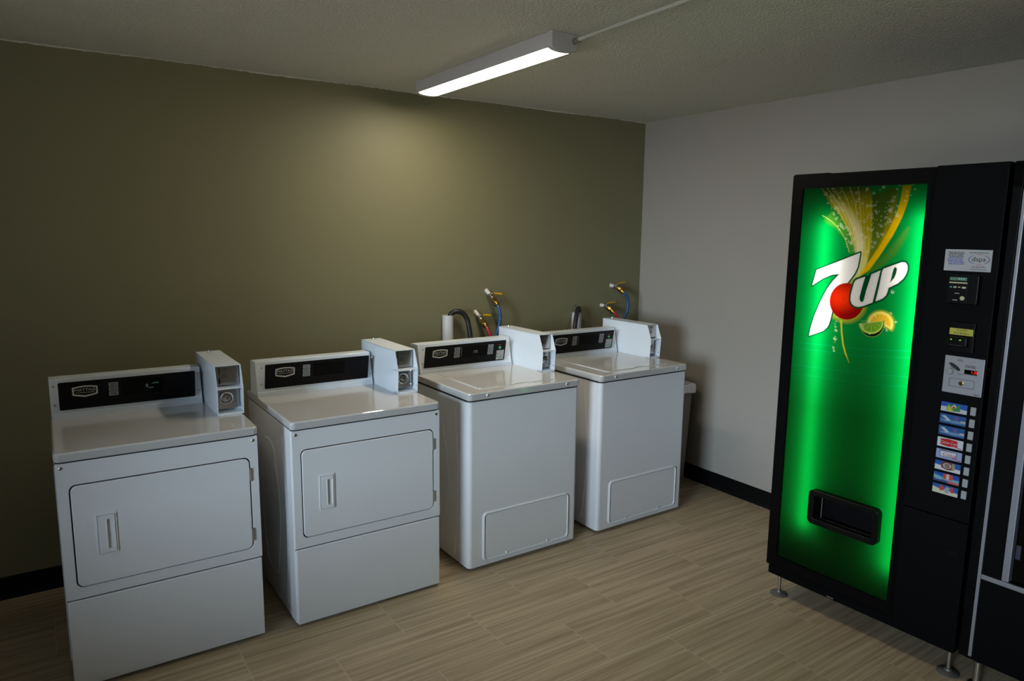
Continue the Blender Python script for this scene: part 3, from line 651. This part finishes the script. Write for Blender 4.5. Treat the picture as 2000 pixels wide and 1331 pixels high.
ART = {"seven":[[0.1351,1.5446],[0.3184,1.624],[0.316,1.5912],[0.3124,1.5651],[0.3038,1.5415],[0.2907,1.5204],[0.2762,1.4991],[0.2505,1.4559],[0.2299,1.4065],[0.2199,1.3754],[0.2152,1.3417],[0.209,1.3167],[0.2018,1.3037],[0.1858,1.2877],[0.1236,1.2589],[0.129,1.2983],[0.1414,1.3492],[0.1626,1.4096],[0.1881,1.4662],[0.2122,1.5039],[0.2377,1.5333],[0.2069,1.5292],[0.1671,1.5113],[0.1209,1.4785]],"u":[[0.3032,1.5],[0.3074,1.5096],[0.3165,1.5163],[0.3472,1.5283],[0.3379,1.4852],[0.3316,1.4481],[0.3319,1.4358],[0.3355,1.428],[0.342,1.4248],[0.3482,1.429],[0.3512,1.4415],[0.3556,1.4703],[0.3717,1.5397],[0.4061,1.5567],[0.3977,1.5053],[0.3858,1.4275],[0.3684,1.4186],[0.3487,1.4095],[0.3284,1.404],[0.3135,1.4063],[0.301,1.4146],[0.2947,1.4286],[0.2938,1.4491],[0.2974,1.47]],"p":[[0.4173,1.5639],[0.4527,1.5793],[0.4856,1.5931],[0.4989,1.5917],[0.5065,1.5817],[0.5087,1.5665],[0.5055,1.549],[0.497,1.5312],[0.4782,1.5106],[0.4435,1.4906],[0.441,1.4747],[0.4365,1.4605],[0.4277,1.4498],[0.4147,1.4408],[0.3974,1.4333],[0.4062,1.49],[0.4105,1.53],[0.4131,1.5539]],"hole":[[0.4602,1.5726],[0.466,1.5721],[0.469,1.5645],[0.4678,1.5489],[0.4621,1.5311],[0.4475,1.5106],[0.4505,1.5284],[0.4537,1.5521],[0.4563,1.5658]],"ball":[[0.3511,1.4289],[0.3508,1.4122],[0.347,1.3959],[0.3398,1.3809],[0.3296,1.3679],[0.3168,1.3575],[0.3021,1.3503],[0.286,1.3467],[0.2695,1.3468],[0.2533,1.3508],[0.2384,1.3585],[0.2254,1.3695],[0.2152,1.3833],[0.2082,1.3992],[0.2048,1.4163],[0.2053,1.4336],[0.2095,1.4504],[0.2173,1.4657],[0.2281,1.4787],[0.2415,1.4888],[0.2567,1.4954],[0.2729,1.4984],[0.2892,1.4976],[0.305,1.493],[0.3193,1.4851],[0.3316,1.4741],[0.3413,1.4606],[0.3479,1.4453]],"stem":[[0.2583,1.3416],[0.2657,1.3424],[0.2705,1.2966],[0.2804,1.2472],[0.2947,1.2069],[0.3118,1.1681],[0.2908,1.2021],[0.2768,1.2382],[0.266,1.2876]],"fan":[[0.1226,1.8908],[0.1761,1.8188],[0.2168,1.7774],[0.2583,1.7195],[0.2873,1.6622],[0.3095,1.6111],[0.3184,1.5769],[0.3171,1.5249],[0.339,1.5434],[0.3499,1.584],[0.3569,1.6354],[0.3593,1.6918],[0.3546,1.7758],[0.3479,1.8315],[0.3403,1.8845]],"core":[[0.1736,1.848],[0.2209,1.8005],[0.2548,1.7597],[0.2832,1.7081],[0.2991,1.6625],[0.3073,1.6225],[0.3203,1.6229],[0.3319,1.6233],[0.3308,1.6688],[0.3107,1.731],[0.2797,1.7823],[0.2372,1.8231]],"pale":[[0.32,1.6258],[0.3455,1.6009],[0.3428,1.5666],[0.3278,1.5371],[0.3171,1.5249],[0.2947,1.509],[0.2763,1.4979],[0.3018,1.5298],[0.3136,1.5652]],"olive":[[0.3453,1.8483],[0.4317,1.8833],[0.444,1.8666],[0.4309,1.7749],[0.3993,1.6366],[0.3606,1.5617],[0.3284,1.5313],[0.3499,1.584],[0.3569,1.6354],[0.3604,1.6918]],"band2":[[0.4212,1.8512],[0.4477,1.8557],[0.443,1.791],[0.4277,1.7201],[0.3983,1.6477],[0.3742,1.602],[0.3591,1.5787],[0.3963,1.67],[0.416,1.7586]],"orange":[[0.461,1.8847],[0.494,1.8859],[0.4874,1.8277],[0.4696,1.7636],[0.4434,1.6983],[0.4009,1.6198],[0.3611,1.556],[0.3201,1.5251],[0.3528,1.5841],[0.3973,1.6588],[0.425,1.7201],[0.4489,1.7855],[0.4594,1.8446]],"rfaint":[[0.4948,1.7204],[0.4825,1.6824],[0.4554,1.6271],[0.4155,1.5812],[0.3787,1.5513],[0.3364,1.5404],[0.3767,1.5738],[0.4231,1.6206],[0.4616,1.6766]],"lfaint":[[0.1531,1.7546],[0.2094,1.7193],[0.2563,1.6732],[0.2788,1.6216],[0.3056,1.6225],[0.2798,1.6794],[0.2381,1.7425],[0.1843,1.7953]],"lemon":[[0.3761,1.3269],[0.3739,1.3347],[0.373,1.3428],[0.3735,1.351],[0.3755,1.3589],[0.3787,1.3665],[0.3832,1.3735],[0.3888,1.3797],[0.3953,1.385],[0.4026,1.3892],[0.4104,1.3922],[0.4186,1.3939],[0.4269,1.3943],[0.4351,1.3934],[0.443,1.3913],[0.4504,1.3879],[0.4571,1.3835],[0.4629,1.378],[0.4676,1.3717],[0.4713,1.3647],[0.4737,1.3572],[0.4748,1.3494],[0.4746,1.3415],[0.4731,1.3336],[0.4703,1.3261],[0.4476,1.3359],[0.4391,1.343],[0.4339,1.3574]],"lemon_in":[[0.3847,1.3317],[0.3835,1.3378],[0.3833,1.344],[0.3841,1.3501],[0.3858,1.3561],[0.3884,1.3618],[0.3918,1.367],[0.396,1.3717],[0.4009,1.3757],[0.4062,1.3789],[0.412,1.3813],[0.418,1.3827],[0.4242,1.3833],[0.4303,1.3829],[0.4363,1.3816],[0.442,1.3795],[0.4472,1.3765],[0.4519,1.3727],[0.456,1.3683],[0.4593,1.3633],[0.4618,1.3578],[0.4635,1.3521],[0.4642,1.3461],[0.4641,1.34],[0.463,1.334],[0.4341,1.3544]],"lime":[[0.3393,1.3368],[0.4349,1.3575],[0.4355,1.3545],[0.4362,1.3456],[0.435,1.3367],[0.432,1.328],[0.4272,1.3201],[0.4208,1.3131],[0.4131,1.3073],[0.4044,1.303],[0.395,1.3004],[0.3852,1.2995],[0.3755,1.3005],[0.3663,1.3033],[0.3578,1.3077],[0.3506,1.3137],[0.3448,1.321],[0.3408,1.3293],[0.3386,1.3382]],"lime_in":[[0.3466,1.3366],[0.4321,1.3552],[0.4293,1.352],[0.4298,1.3451],[0.4289,1.3382],[0.4265,1.3315],[0.4227,1.3252],[0.4176,1.3196],[0.4115,1.3149],[0.4045,1.3113],[0.3969,1.3089],[0.389,1.3078],[0.3811,1.3081],[0.3734,1.3097],[0.3662,1.3127],[0.3599,1.3168],[0.3547,1.322],[0.3508,1.328],[0.3483,1.3347]],"rim":[[0.4349,1.3575],[0.4382,1.3579],[0.4386,1.3489],[0.4388,1.3408],[0.4379,1.3327],[0.4359,1.3248],[0.4329,1.3174],[0.4289,1.3105],[0.424,1.3044],[0.4184,1.2992],[0.4121,1.295],[0.4052,1.2918],[0.3981,1.2899],[0.3907,1.2893],[0.3833,1.2899],[0.3761,1.2917],[0.3692,1.2948],[0.3628,1.2991],[0.357,1.3044],[0.3399,1.3319],[0.3431,1.324],[0.3478,1.3168],[0.3539,1.3106],[0.3612,1.3057],[0.3694,1.3021],[0.3781,1.3001],[0.3872,1.2996],[0.3962,1.3006],[0.405,1.3032],[0.413,1.3073],[0.4202,1.3126],[0.4263,1.3189],[0.431,1.3262],[0.4343,1.3341],[0.436,1.3423],[0.4361,1.3506]]}

# ------------------------------------------------------------------ drinks vending machine
VM = empty('drinks_vending_machine', (3.7013, -1.8685, 0), -PI/2+.0392)
tag(VM, 'tall black drinks vending machine with a glowing green front panel', 'vending machine')
ZB, ZT = .112, 1.953
b = MB(); b.box(0, .818, .075, .86, ZB, ZT, 'black_steel', bev=.004); b.build('cabinet', VM)
b = MB(); oF = rrect(0, .580, .160, 1.947, .006, 5); iF = rrect(.050, .557, .211, 1.889, .004, 5)
b.ring(oF, iF, 0, .018, 'gloss_black'); b.ring(rrect(.026, .572, .185, 1.915, .004, 5), iF, -.004, 0, 'gloss_black')
b.box(0, .580, .018, .074, .155, .165, 'gloss_black'); b.box(0, .006, .018, .074, .16, 1.947, 'gloss_black'); b.box(0, .58, .018, .074, 1.941, 1.947, 'gloss_black')
b.box(.0, .153, .010, .075, 1.946, 1.951, 'gloss_black')
b.build('door_frame', VM)
# light box behind the sign: white reflector with two tubes
b = MB(); b.box(.012, .582, .068, .072, .17, 1.935, 'box_white'); b.box(.008, .012, .018, .072, .17, 1.935, 'box_white'); b.box(.578, .582, .018, .072, .17, 1.935, 'box_white')
b.box(.008, .582, .018, .072, 1.930, 1.935, 'box_white'); b.box(.008, .582, .018, .072, .17, .175, 'box_white'); b.build('light_box', VM)
for x, z0, z1 in ((.162, .39, 1.755), (.545, .335, 1.78)):
    b = MB(); b.cyl((x, .046, z0), (x, .046, z1), .010, .010, 'tube', 12, cap=False); b.build('fluorescent_tube', VM)
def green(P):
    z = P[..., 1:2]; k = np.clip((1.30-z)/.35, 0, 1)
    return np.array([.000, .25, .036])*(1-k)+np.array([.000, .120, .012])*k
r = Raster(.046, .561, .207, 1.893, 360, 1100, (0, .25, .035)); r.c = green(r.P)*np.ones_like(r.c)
for z, a in ((1.232, .10), (1.205, .07), (1.13, .06), (1.09, .05)):
    r.line([(.06, z-.01), (.2, z-.004), (.35, z), (.55, z+.02)], .0012, (.0, .35, .16), alpha=a*4)
r.poly(ART['lfaint'], (.12, .36, .02), soft=.006, alpha=.55)
r.poly(ART['rfaint'], (.10, .24, .01), soft=.012, alpha=.75)
def fade(c0, c1, za, zb):
    c0, c1 = np.array(c0), np.array(c1)
    return lambda P: (lambda k: c0*(1-k)+c1*k)(np.clip((P[..., 1:2]-za)/(zb-za), 0, 1))
r.poly(ART['olive'], fade((.18, .25, .01), (.06, .14, .01), 1.62, 1.82), soft=.004)
def fancol(P):
    z = P[..., 1:2]; k = np.clip((z-1.60)/.12, 0, 1); k2 = np.clip((z-1.80)/.08, 0, 1)
    c = np.array([.92, .74, .10])*(1-k)+np.array([.56, .45, .005])*k
    c = c*(1-k2)+np.array([.07, .13, .01])*k2
    return c*(1+.10*np.sin(P[..., 0:1]*420+z*60))
r.poly(ART['fan'], fancol, soft=.0035)
r.poly(ART['band2'], fade((.50, .38, .005), (.14, .18, .01), 1.66, 1.84), soft=.006)
r.poly(ART['core'], fade((1, .86, .50), (.50, .46, .05), 1.66, 1.86), soft=.007, alpha=.9)
r.poly(ART['pale'], (.80, .80, .30), soft=.006, alpha=.9)
r.poly(ART['orange'], fade((1.0, .60, .0), (.35, .28, .0), 1.74, 1.90), soft=.0022)
def arc(x0, z0, xm, zm, x1, z1, n=14):
    return [((1-t)**2*x0+2*t*(1-t)*xm+t*t*x1, (1-t)**2*z0+2*t*(1-t)*zm+t*t*z1) for t in [i/n for i in range(n+1)]]
for x0, xm in ((.125, .262), (.150, .275), (.178, .288), (.212, .298), (.25, .312), (.285, .318)):
    r.line(arc(x0, 1.892, xm, 1.76, .300+(x0-.12)*.12, 1.61), .0011, (.95, .85, .42), alpha=.62)
r.line(arc(.142, 1.775, .24, 1.73, .272, 1.625), .0015, (.6, .75, .15), alpha=.7)
rr = random.Random(11)
for i in range(190):
    z = 1.63+.26*rr.random()**.8; k = (z-1.6)/.29
    lo = .285-.16*k**1.0; hi = .34+.19*k
    x = lo+(hi-lo)*rr.random(); rad = rr.choice([.0020, .0025, .003, .0045, .0055, .0065])
    r.ringdot(x, z, rad, (.95, .95, .62), alpha=.75, fill=.6)
for i in range(18):
    r.ringdot(.235+.012*rr.random(), 1.36-.15*rr.random(), rr.choice([.002, .003, .005]), (.9, .95, .6), alpha=.7, fill=.5)
r.poly(ART['ball'], (.75, .60, .02), soft=.016, grow=.006, alpha=.9)
r.poly(ART['stem'], (.75, .62, .03), soft=.002)
DG = (.0, .072, .020)
r.poly(ART['seven'], DG, grow=.0062); r.poly(ART['seven'], (.98, .93, .90)); 
bc = np.mean(np.array(ART['ball']), 0)
def ballcol(P):
    d = np.hypot(P[..., 0:1]-(bc[0]-.012), P[..., 1:2]-(bc[1]+.012))/.055; k = np.clip((d-.35)/.9, 0, 1)
    return np.array([.95, .030, .002])*(1-k)+np.array([.34, .002, .001])*k
r.poly(ART['ball'], ballcol)
for k in ('u', 'p'): r.poly(ART[k], DG, grow=.0078)
r.line([(0.3587, 1.5269), (0.3407, 1.4345)], .0075, DG)
for k in ('u', 'p'): r.poly(ART[k], (.95, .90, .86))
for k in ('u', 'p'):
    d = np.abs(sdist(r.P, ART[k])+.0042); a = (np.clip(.5-(d-.0006)/(2*r.aa), 0, 1)*(sdist(r.P, ART[k]) < 0)*.35)[..., None]; r.c = r.c*(1-a)+np.array([.35, .32, .30])*a
r.poly(ART['hole'], DG)
r.ringdot(.4611, 1.476, .0065, (.8, .9, .8), alpha=.8, fill=.6)
r.poly(ART['lemon'], (.65, .60, .04), soft=.006, grow=.004, alpha=.7); r.poly(ART['lemon'], (1., .80, .16)); r.poly(ART['lemon_in'], (1., .55, .01))
lc = (.4247, 1.3453)
for k in range(9):
    a = math.radians(-35+k*27); r.line([lc, (lc[0]+.036*math.cos(a), lc[1]+.036*math.sin(a))], .0006, (1, .8, .3), alpha=.7)
r.poly(ART['rim'], (.4, .55, .08), grow=.0025, alpha=.6); r.poly(ART['rim'], (.002, .012, .004)); r.poly(ART['lime'], (.50, .68, .10)); r.poly(ART['lime_in'], (.17, .42, .02))
lm = (.386, 1.3535)
for k in range(6):
    a = math.radians(190+k*29); r.line([lm, (lm[0]+.040*math.cos(a), lm[1]+.040*math.sin(a))], .0007, (.55, .75, .2), alpha=.8)
for x, z in ((.462, 1.392), (.484, 1.36), (.468, 1.345), (.452, 1.322), (.402, 1.375), (.378, 1.348), (.354, 1.330), (.358, 1.322), (.386, 1.302), (.35, 1.335)):
    r.ringdot(x, z, .0042, (.9, .95, .7), alpha=.9, fill=.7)
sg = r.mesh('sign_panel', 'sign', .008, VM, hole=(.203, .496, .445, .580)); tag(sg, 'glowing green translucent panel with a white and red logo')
# delivery slot
b = MB(); b.ring(rrect(.196, .503, .436, .590, .022, 5), rrect(.222, .478, .461, .567, .008, 5), -.022, .012, 'dark_slot')
b.ring(rrect(.200, .499, .440, .586, .018, 5), rrect(.222, .478, .461, .567, .008, 5), .012, .066, 'dark_slot')
b.box(.205, .495, .060, .067, .445, .58, 'hole'); sl = b.build('delivery_slot', VM)
sl.modifiers.clear(); mm = sl.modifiers.new('bevel', 'BEVEL'); mm.width = .004; mm.segments = 2; mm.limit_method = 'ANGLE'; mm.angle_limit = math.radians(50)
b = MB(); b.xf = Matrix.Translation((0, .046, .564)) @ Matrix.Rotation(math.radians(-8), 4, 'X'); b.box(.226, .474, -.002, .002, -.098, 0, 'black_steel'); b.build('flap', sl)
b = MB(); b.cyl((.2445, .008, .464), (.2445, .008, .564), .0022, .0022, 'steel', 10); b.build('guide_rod', sl)
# control column
b = MB(); b.box(.583, .818, -.002, .074, .640, 1.9505, 'black_steel', bev=.004); b.box(.583, .818, -.002, .074, .140, .637, 'black_steel', bev=.003)
b.box(.579, .584, .002, .074, .16, 1.947, 'gloss_black'); cc = b.build('control_column', VM)
b = MB(); b.box(.760, .795, -.0035, -.002, .497, .520, 'dark_slot', bev=.001); b.build('column_latch', cc)
b = MB(); b.box(.006, .812, .01, .07, ZB, .152, 'black_steel', bev=.003); b.box(.30, .33, .0085, .01, .118, .123, 'steel'); b.build('kick_plate', VM)
for u, v in ((.039, .06), (.7835, .06), (.05, .80), (.77, .80)):
    b = MB(); b.cyl((u, v, .012), (u, v, ZB+.002), .0075, .0075, 'steel', 14); b.lathe((u, v, 0), (0, 0, 1), [(0, .040), (.004, .040), (.008, .032), (.012, .014), (.02, .012)], 'foot_disc', 28); b.build('leg', VM)
# sticker of the operator
YS = -.002
b = MB(); x0, x1, z0, z1 = .642, .7955, 1.570, 1.6475; b.box(x0, x1, YS-.0008, YS, z0, z1, 'paper'); st = b.build('operator_sticker', cc); tag(st, 'white sticker with an oval logo')
y = YS-.0009
b = MB(); word_lines(b, x0+.010, x0+.068, z1-.010, .0053, 4, 'ink', y, 21, .35); word_lines(b, x0+.010, x0+.068, z1-.0312, .0053, 5, 'blue_ink', y, 25, .35)
word_lines(b, x0+.080, x0+.143, z1-.0105, .0045, 1, 'ink', y, 31, .3); b.build('fine_print', st)
b = MB(); cx, cz = x0+.113, z1-.0345
def oval(b, a0, a1, rx, rz, w, m, n=24):
    V = []; 
    for k in range(n+1):
        a = math.radians(a0+(a1-a0)*k/n); ww = w*math.sin(PI*k/n)**.6+.0002
        V += [(cx+(rx+ww)*math.cos(a), y-.0002, cz+(rz+ww)*math.sin(a)), (cx+(rx-ww*.2)*math.cos(a), y-.0002, cz+(rz-ww*.2)*math.sin(a))]
    b.add(V, [(2*k, 2*k+1, 2*k+3, 2*k+2) for k in range(n)], m)
oval(b, 115, 245, .032, .0165, .0018, 'blue_ink'); oval(b, -65, 65, .032, .0165, .0018, 'blue_ink'); oval(b, 70, 110, .032, .018, .001, 'red_ink'); oval(b, 250, 290, .032, .018, .001, 'red_ink')
b.text('dapa', cx-.001, cz+.001, .0235, 'ink', y=y, sx=1.05); b.build('logo', st)
b = MB(); b.text('904-824-4790', cx, z0+.0165, .0072, 'ink', y=y, sx=1.05); b.text('DapaVending.com', cx, z0+.0085, .0072, 'ink', y=y); b.build('contact_lines', st)
# card reader
b = MB(); b.box(.670, .772, -.028, YS, 1.452, 1.5575, 'dark_slot', bev=.004); rd = b.build('card_reader', cc)
b = MB(); b.box(.6735, .739, -.032, -.027, 1.456, 1.5545, 'black_panel', bev=.001); b.build('reader_face', rd)
b = MB(); b.box(.679, .735, -.0328, -.032, 1.537, 1.5485, 'lcd'); b.text('9:13', .717, 1.5428, .010, 'lcd_glyph', y=-.033, sx=1.2); b.build('reader_display', rd)
b = MB(); b.box(.678, .737, -.0326, -.032, 1.5265, 1.5315, 'cream_ink'); b.box(.681, .688, -.0326, -.032, 1.510, 1.516, 'cyan_ink'); b.box(.693, .703, -.0326, -.032, 1.510, 1.516, 'cream_ink'); b.box(.708, .716, -.0326, -.032, 1.5115, 1.515, 'cream_ink'); b.box(.721, .734, -.0326, -.032, 1.509, 1.516, 'cream_ink')
b.lathe((.7255, -.032, 1.474), (0, -1, 0), [(0, .008), (.0008, .0078)], 'cream_ink', 20); pass
word_lines(b, .698, .716, 1.491, .006, 1, 'button_grey', -.0321, 61); word_lines(b, .692, .711, 1.4665, .005, 1, 'cream_ink', -.0321, 62); b.build('reader_print', rd)
# bill acceptor
b = MB(); b.box(.688, .772, -.016, YS, 1.276, 1.386, 'dark_slot', bev=.003); b.box(.684, .759, -.040, -.012, 1.297, 1.334, 'dark_slot', bev=.006); b.box(.700, .745, -.0405, -.0395, 1.302, 1.305, 'hole'); ba = b.build('bill_acceptor', cc)
b = MB(); b.box(.690, .768, -.0175, -.0158, 1.339, 1.363, 'yellow_label'); b.text('ACCEPTS', .730, 1.3565, .0085, 'ink', y=-.0177); b.text('$1 & $5 BILLS', .730, 1.346, .0085, 'ink', y=-.0177); tag(b.build('bill_label', ba), 'yellow label with black capitals')
for u in (.7065, .7365):
    b = MB(); b.prism([(u-.0035, 1.3235), (u+.001, 1.3255), (u+.0035, 1.3235), (u+.001, 1.3215)], -.0408, -.0398, 'green_led'); b.build('guide_light', ba)
# coin plate
b = MB(); b.box(.680, .812, -.006, YS, 1.120, 1.259, 'coin_plate', bev=.0025); cp = b.build('coin_plate', cc); tag(cp, 'silver coin plate with a red price display')
b = MB(); y = -.0062; b.xf = Matrix.Translation((.7165, 0, 1.2205)) @ Matrix.Rotation(math.radians(33), 4, 'Y'); b.prism([(.022*math.cos(2*PI*i/20), .0062*math.sin(2*PI*i/20)) for i in range(20)], y-.0004, y+.002, 'hole'); 
V = [(.0225*math.cos(PI+PI*i/12), y-.003, .0075*math.sin(PI+PI*i/12)) for i in range(13)]; b.tube(V, .0011, 'chrome', n=6, sub=2); b.build('coin_slot', cp)
b = MB(); b.lathe((.7015, -.006, 1.201), (0, -1, 0), [(0, .0135), (.006, .0125), (.008, .010)], 'coin_plate', 24); b.build('return_button', cp)
b = MB(); b.box(.749, .7915, y-.0004, y, 1.199, 1.2145, 'display'); b.box(.749, .7915, y-.0012, y, 1.1965, 1.1985, 'chrome'); b.text('1.25', .782, 1.2068, .012, 'red_led', y=y-.0006, sx=1.1); b.build('price_display', cp)
b = MB(); b.ring(rrect(.7015, .786, 1.1455, 1.1765, .001, 2), rrect(.7025, .785, 1.1465, 1.1755, .001, 2), y-.0004, y+.001, 'hole'); b.box(.703, .7845, y-.001, y+.001, 1.147, 1.175, 'silver', bev=.0006)
b.lathe((.743, y-.001, 1.161), (0, -1, 0), [(0, .0085), (.002, .0085), (.003, .0065)], 'brass', 20); b.cyl((.743, y-.0042, 1.161), (.743, y-.0046, 1.161), .0045, .0045, 'hole', 14); b.build('coin_door', cp)
b = MB(); word_lines(b, .754, .787, 1.2295, .0052, 2, 'ink', y, 41); word_lines(b, .726, .747, 1.194, .004, 1, 'ink', y, 42); word_lines(b, .722, .742, 1.2475, .004, 2, 'ink', y, 43); b.box(.7505, .753, y-.0003, y, 1.2275, 1.231, 'ink'); b.box(.7505, .753, y-.0003, y, 1.222, 1.2255, 'ink')
b.text('VENDO', .797, 1.1265, .006, 'ink', y=y-.0002); b.build('plate_print', cp)
# eight flavour labels with their buttons
def lab(k):
    r = Raster(0, .0885, 0, .0355, 72, 30, srgb((40, 90, 160)))
    B = lambda *c: tuple(srgb(c))
    def pl(pts, col, **kw): r.poly([(p[0]*.0885, p[1]*.0355) for p in pts], col, **kw)
    if k == 0:
        pl([(0, 1), (1, 1), (1, .55), (.7, .5), (.4, .6), (0, .5)], B(40, 95, 190), soft=.001); pl([(0, .5), (.3, .55), (1, .42), (1, 0), (0, 0)], B(215, 215, 220), soft=.001)
        pl([(.22, .15), (.25, .78), (.5, .85), (.72, .8), (.75, .2), (.5, .1)], B(60, 150, 80), soft=.001); pl([(.25, .15), (.28, .75), (.4, .4), (.5, .1)], B(220, 215, 40), soft=.002); pl([(.38, .5), (.5, .85), (.6, .6), (.5, .4)], B(230, 230, 230), soft=.001); pl([(.42, .5), (.5, .7), (.56, .5), (.48, .4)], B(220, 40, 40), soft=.001)
    elif k in (1, 2):
        pl([(0, 1), (1, 1), (1, .5), (.5, .6), (0, .8)], B(30, 95, 165), soft=.003); pl([(0, .5), (.3, .4), (1, .45), (1, .2), (.5, .15), (.2, .3)], B(120, 165, 195), soft=.003); pl([(.05, .75), (.2, .82), (.42, .4), (.3, .3), (.2, .55)], B(205, 225, 230), soft=.002); pl([(.55, .85), (.72, .85), (.7, .5), (.58, .5)], B(120, 95, 150), soft=.003); pl([(.82, .5), (.98, .52), (.98, .35), (.8, .38)], B(225, 205, 190), soft=.002)
    elif k == 3:
        r.c[:] = srgb((225, 230, 235)); pl([(.12, .85), (.45, .95), (.78, .85), (.8, .25), (.45, .1), (.12, .2)], B(215, 25, 30), soft=.001); pl([(.6, .2), (.98, .02), (.98, .12), (.65, .3)], B(225, 90, 100), soft=.001)
    elif k == 4:
        r.c[:] = srgb((165, 180, 220)); pl([(.12, .85), (.2, .95), (.8, .9), (.8, .3), (.15, .2)], B(90, 80, 110), soft=.001); pl([(.15, .8), (.78, .85), (.76, .35), (.17, .25)], B(225, 225, 230), soft=.001); pl([(.6, .2), (.98, .02), (.98, .14), (.65, .3)], B(205, 90, 130), soft=.001)
    elif k == 5:
        pl([(0, 1), (1, 1), (1, .45), (.7, .45), (0, .55)], B(25, 95, 185), soft=.001); pl([(0, .55), (.3, .5), (1, .4), (1, 0), (0, 0)], B(232, 228, 225), soft=.001); pl([(.25, .3), (.27, .95), (.5, 1), (.76, .95), (.78, .25), (.5, .12)], B(120, 65, 35), soft=.001); pl([(.66, .9), (.76, .9), (.78, .3), (.68, .25)], B(190, 170, 120), soft=.002)
        for w_, c_ in ((.16, B(230, 220, 210)), (.12, B(110, 50, 30))): pl([(.48+w_*math.cos(2*PI*i/20), .58+w_*1.7*math.sin(2*PI*i/20)) for i in range(20)], c_, soft=.0006)
    elif k == 6:
        pl([(0, 1), (1, 1), (1, .55), (0, .7)], B(30, 80, 175), soft=.002); pl([(0, .72), (.4, .5), (1, .5), (1, .2), (0, .3)], B(130, 190, 205), soft=.003); pl([(.38, .95), (.74, .95), (.74, .4), (.38, .38)], B(225, 75, 50), soft=.001); pl([(.5, .95), (.6, .95), (.6, .4), (.5, .4)], B(220, 215, 200), soft=.002); pl([(0, .25), (.5, .2), (.6, 0), (0, 0)], B(70, 75, 130), soft=.003); pl([(.6, .25), (1, .2), (1, 0), (.55, 0)], B(225, 100, 75), soft=.003)
    else:
        pl([(0, 1), (1, 1), (1, .5), (.6, .5), (0, .65)], B(30, 95, 165), soft=.001); pl([(0, .65), (.3, .5), (1, .4), (1, 0), (0, 0)], B(225, 222, 195), soft=.001); pl([(.25, .8), (.38, .95), (.45, .4), (.3, .3)], B(215, 75, 55), soft=.001); pl([(.45, .5), (.55, .9), (.68, .8), (.65, .2), (.5, .2)], B(170, 175, 185), soft=.001); pl([(.7, .9), (.8, .95), (.84, .35), (.72, .3)], B(220, 60, 80), soft=.001)
    return r
names = ['green and yellow can label on blue', 'blue water label, upper of two alike', 'blue water label, lower of two alike', 'white label with a red block and script', 'pale blue label with red lettering', 'blue and white label with a brown can', 'blue label with an orange red block', 'blue and cream label with red shapes']
for k in range(8):
    z1 = 1.083-k*.0454; z0 = z1-.0355
    b = MB(); b.box(.680, .775, -.0045, YS, z0-.0015, z1+.0015, 'dark_slot', bev=.001); f = b.build('flavour_strip', cc); tag(f, names[k])
    lab(k).mesh('flavour_label', 'print', -.0047, f, zoff=z0, xoff=.6835)
    b = MB(); y = -.0049
    if k == 3: b.text('Coca-Cola', .7235, z0+.018, .0145, 'paper', y=y, shear=.3, sx=1.0); b.build('label_lettering', f)
    if k == 4: b.text('Coke', .7270, z0+.0175, .0165, 'red_ink', y=y, shear=.3, sx=1.2); b.build('label_lettering', f)
    if k in (1, 2, 6): word_lines(b, .688, .712, z0+.0095, .004, 1, 'paper', y, 50+k); b.build('label_lettering', f)
    if k == 5: b.text('A&W', .7262, z0+.0205, .0085, 'paper', y=y); b.build('label_lettering', f)
    b = MB(); b.box(.7835, .8015, -.0085, YS, z1-.0330, z1-.002, 'button_grey', bev=.0015); tag(b.build('selection_button', cc), 'grey push button')

# ------------------------------------------------------------------ glass-front snack machine at the frame edge
VX = Matrix.Translation((3.7013, -1.8685, 0)) @ Matrix.Rotation(-PI/2+.0392, 4, 'Z')
p = VX @ Vector((.832, 0, 0)); SM = empty('snack_vending_machine', p, -PI/2+.0392)
tag(SM, 'black glass-front vending machine with silver trim, at the right edge of the photo', 'vending machine')
b = MB(); S = -.832; w = .98
b.box(0, w, .05, .86, .10, 1.953, 'black_steel', bev=.004); b.build('cabinet', SM)
b = MB(); b.box(0, .030, -.001, .05, .13, 1.950, 'gloss_black', bev=.003); b.box(w-.03, w, -.001, .05, .13, 1.950, 'gloss_black', bev=.003); b.box(0, w, -.001, .05, 1.862, 1.950, 'gloss_black', bev=.003); b.build('door_frame', SM)
for u in (.0345, w-.0465):
    b = MB(); b.box(u, u+.0115, -.008, .006, .142, 1.857, 'aluminium', bev=.002); b.build('side_trim', SM)
b = MB(); b.box(.046, w-.046, -.006, .006, .4535, .4715, 'aluminium', bev=.002); b.build('cross_rail', SM)
b = MB(); b.box(.046, w-.046, -.002, .05, .142, .4535, 'black_steel', bev=.002); b.build('lower_door', SM)
b = MB(); b.box(.046, .106, 0, .05, .4715, 1.862, 'gloss_black'); b.box(.133, w-.046, .02, .024, .4715, 1.862, 'glass'); b.build('window_pane', SM)
b = MB(); b.box(.108, .131, -.002, .03, .4716, 1.862, 'aluminium', bev=.003); b.build('mullion', SM)
b = MB(); b.box(.137, .152, .012, .02, .562, .614, 'tag_blue', bev=.001); b.build('price_tag', SM)
for u, v in ((.05, .06), (w-.05, .06), (.05, .80), (w-.05, .80)):
    b = MB(); b.cyl((u, v, .01), (u, v, .10), .012, .012, 'steel', 14); b.lathe((u, v, 0), (0, 0, 1), [(0, .03), (.006, .03), (.01, .014)], 'steel', 20); b.build('leg', SM)
